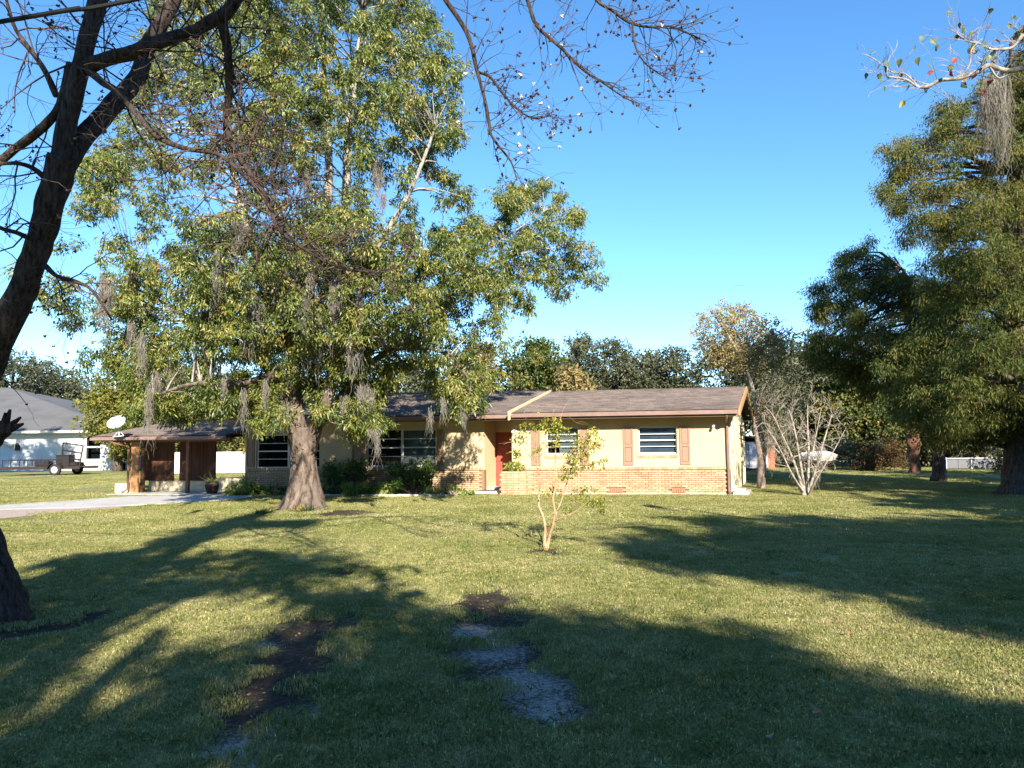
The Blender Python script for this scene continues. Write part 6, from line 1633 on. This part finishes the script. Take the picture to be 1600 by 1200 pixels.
# tall tree off to the left whose shade falls on the neighbour's wall and trailer
def side_shade(label, targets, t_y, R_, seed, ls=0.25):
    r = np.random.default_rng(seed); C = []
    for (x0, x1, z0, z1, Yw, n) in targets:
        for k in range(n):
            g = np.array([r.uniform(x0, x1), Yw, r.uniform(z0, z1)]); dY = Yw - (t_y + r.uniform(-2.5, 2.5))
            C.append(g + SV * dY / -SV[1])
    C = np.array(C); cx = C[:, 0].mean() - 0.5; cyy = C[:, 1].mean()
    t = thing('shade_tree', label, 'tree', (cx, cyy, 0), 'shade trees behind the viewer')
    mb = MB(); zt = C[:, 2].max()
    tk = limb_w(mb, [(cx, cyy, -0.1), (cx + 0.1, cyy, 1), (cx - 0.2, cyy, 5), (cx, cyy, zt * 0.9)], [0.6, 0.42, 0.36, 0.08], 12, 0.06)
    for c in C[::4]:
        q = min(tk, key=lambda s_: abs(s_[0][2] - c[2] * 0.75))
        mb.tube([q[0], (q[0] + c) / 2 + [0, 0, 0.4], c], [q[1] * 0.35, 0.06, 0.02], 5, False)
    mb.build('trunk', M['darkbark'], t, smooth=True)
    P, D, v = foliage(C, np.full(len(C), R_), 12, 7, 0.3, 1.2, 0.2, shell=0.5)
    leaves('crown', P, D, ls, ls * 0.55, v, M['oakleaf'], t)
side_shade('tall oak off to the left shading the white neighbouring house', [(-50, -36.5, -1.5, 3.0, 62, 210), (-38, -35.5, 0.3, 1.8, 62, 12)], 41, 0.65, 71)

# dense unseen trees added round the viewer to shut off much of the low sky, as the wooded lot does
def ring_tree(label, x, y, Hh, hw, leaf, seed):
    r = np.random.default_rng(seed)
    t = thing('unseen_ring_tree', label, 'tree', (x, y, 0), 'unseen trees added around the viewer against the low sky')
    mb = MB(); limb_w(mb, [(x, y, -0.1), (x + 0.2, y, Hh * 0.3), (x - 0.2, y, Hh * 0.6), (x, y, Hh * 0.9)], [0.5, 0.35, 0.25, 0.06], 10, 0.06)
    mb.build('trunk', M['darkbark'], t, smooth=True)
    u = unit(r.normal(size=(60, 3))); rr = r.random(60) ** 0.4
    C = np.stack([x + u[:, 0] * rr * hw, y + u[:, 1] * rr * hw, Hh * 0.56 + u[:, 2] * rr * Hh * 0.42], 1)
    P, D, v = foliage(C, np.full(60, hw * 0.33), 15, 6, 0.2, 1.2, 0.4, shell=0.5)
    leaves('crown', P, D, 0.55, 0.32, v, M[leaf], t)
for i, (lb, x, y, Hh, hw) in enumerate([
    ('broad unseen tree off the right side level with the sapling', 19.5, 8, 12, 4.0), ('tall unseen tree off the right side close beside the viewer', 17, 0, 13, 4.5), ('unseen tree off the right side beyond the far right lawn', 26.5, 17, 13, 4.5),
    ('dense unseen tree right behind the viewer to the right', 22, -12, 13, 5), ('dense unseen oak far behind the viewer on the right', 12, -30, 12, 5.5), ('dense unseen oak far behind the viewer in the middle', 1, -31, 12, 5.5),
    ('dense unseen oak far behind the viewer on the left', -10, -30, 12, 5.5), ('unseen tree far behind the viewer at the left end of the row', -21, -27, 12, 5.5), ('unseen tree off the left side behind the viewer', -24, -14, 12, 5), ('unseen tree off the left side level with the viewer', -27, -3, 12, 5)]):
    ring_tree(lb, x, y, Hh, hw, 'darkleaf', 300 + i)

n = 7000
y = 7 + 16 * rng.random(n); x = rng.normal(size=n) * 2.2 + rng.choice([-1.0, 1.5, 4.0, -6.0], n) + y * 0.05
P = np.stack([x, y, np.full(n, 0.025)], 1); D = unit(rng.normal(size=(n, 3)) * [1, 1, 0.5])
M['fleck'] = surf('pale_fleck', (0.42, 0.40, 0.33), 0.2, 60, 0.8, 0.1, 0)
o = leaves('pale_chips', P, D, rng.uniform(0.008, 0.02, n), 0.009, rng.random(n), M['fleck'], None); o['kind'] = 'stuff'

# unseen woods added behind the viewer to block bright low sky, one far mass
n = 260
th = rng.uniform(-math.pi * 1.02, 0.02 * math.pi, n); rad_ = rng.uniform(62, 80, n)
C = np.stack([rad_ * np.cos(th), rad_ * np.sin(th), rng.uniform(1, 14, n)], 1)
P, D, v = foliage(C, rng.uniform(3.5, 5.0, n), 28, 6, 0.1, 1.3, 1.0, shell=0.5)
P[:, 2] = np.abs(P[:, 2])
o = leaves('unseen_woodland', P, D, 1.6, 1.1, v, M['darkleaf'], None); o['kind'] = 'stuff'

shade_tree('small crowned oak behind the viewer adding a dark band on the left lawn', [(60, 872), (300, 862), (450, 862), (560, 890), (430, 925), (260, 930), (90, 955)], 42, 66, 6.5, 12, 0.36)
# an oak behind the viewer that keeps the leaning foreground trunk in shade
tps = [q[0] for q in t0[6:]] + [q[0] for q in lA[:20]] + [q[0] for q in lB[:22]] + [q[0] for q in lC[:30]]
C = np.array([tps[int(rng.integers(len(tps)))] + rng.normal(size=3) * [0.12, 0.1, 0.12] + SV * rng.uniform(12, 17) for k in range(130)])
st_ = thing('shade_tree', 'oak close behind the viewer on the left keeping the leaning trunk in shade', 'tree', (C[:, 0].mean(), C[:, 1].mean(), 0), 'shade trees behind the viewer')
mb = MB(); cx_, cy_ = C[:, 0].mean(), C[:, 1].mean()
tk = limb_w(mb, [(cx_, cy_, -0.1), (cx_ + 0.2, cy_, 1), (cx_ - 0.2, cy_, 5), (cx_, cy_, 12)], [0.5, 0.34, 0.28, 0.08], 12, 0.06)
for c in C[::5]:
    q = min(tk, key=lambda s_: abs(s_[0][2] - c[2] * 0.75)); mb.tube([q[0], (q[0] + c) / 2 + [0, 0, 0.3], c], [q[1] * 0.35, 0.06, 0.02], 5, False)
mb.build('trunk', M['darkbark'], st_, smooth=True)
P, D, v = foliage(C, np.full(len(C), 0.26), 9, 7, 0.3, 1.2, 0.15, shell=0.5)
leaves('crown', P, D, 0.17, 0.09, v, M['oakleaf'], st_)
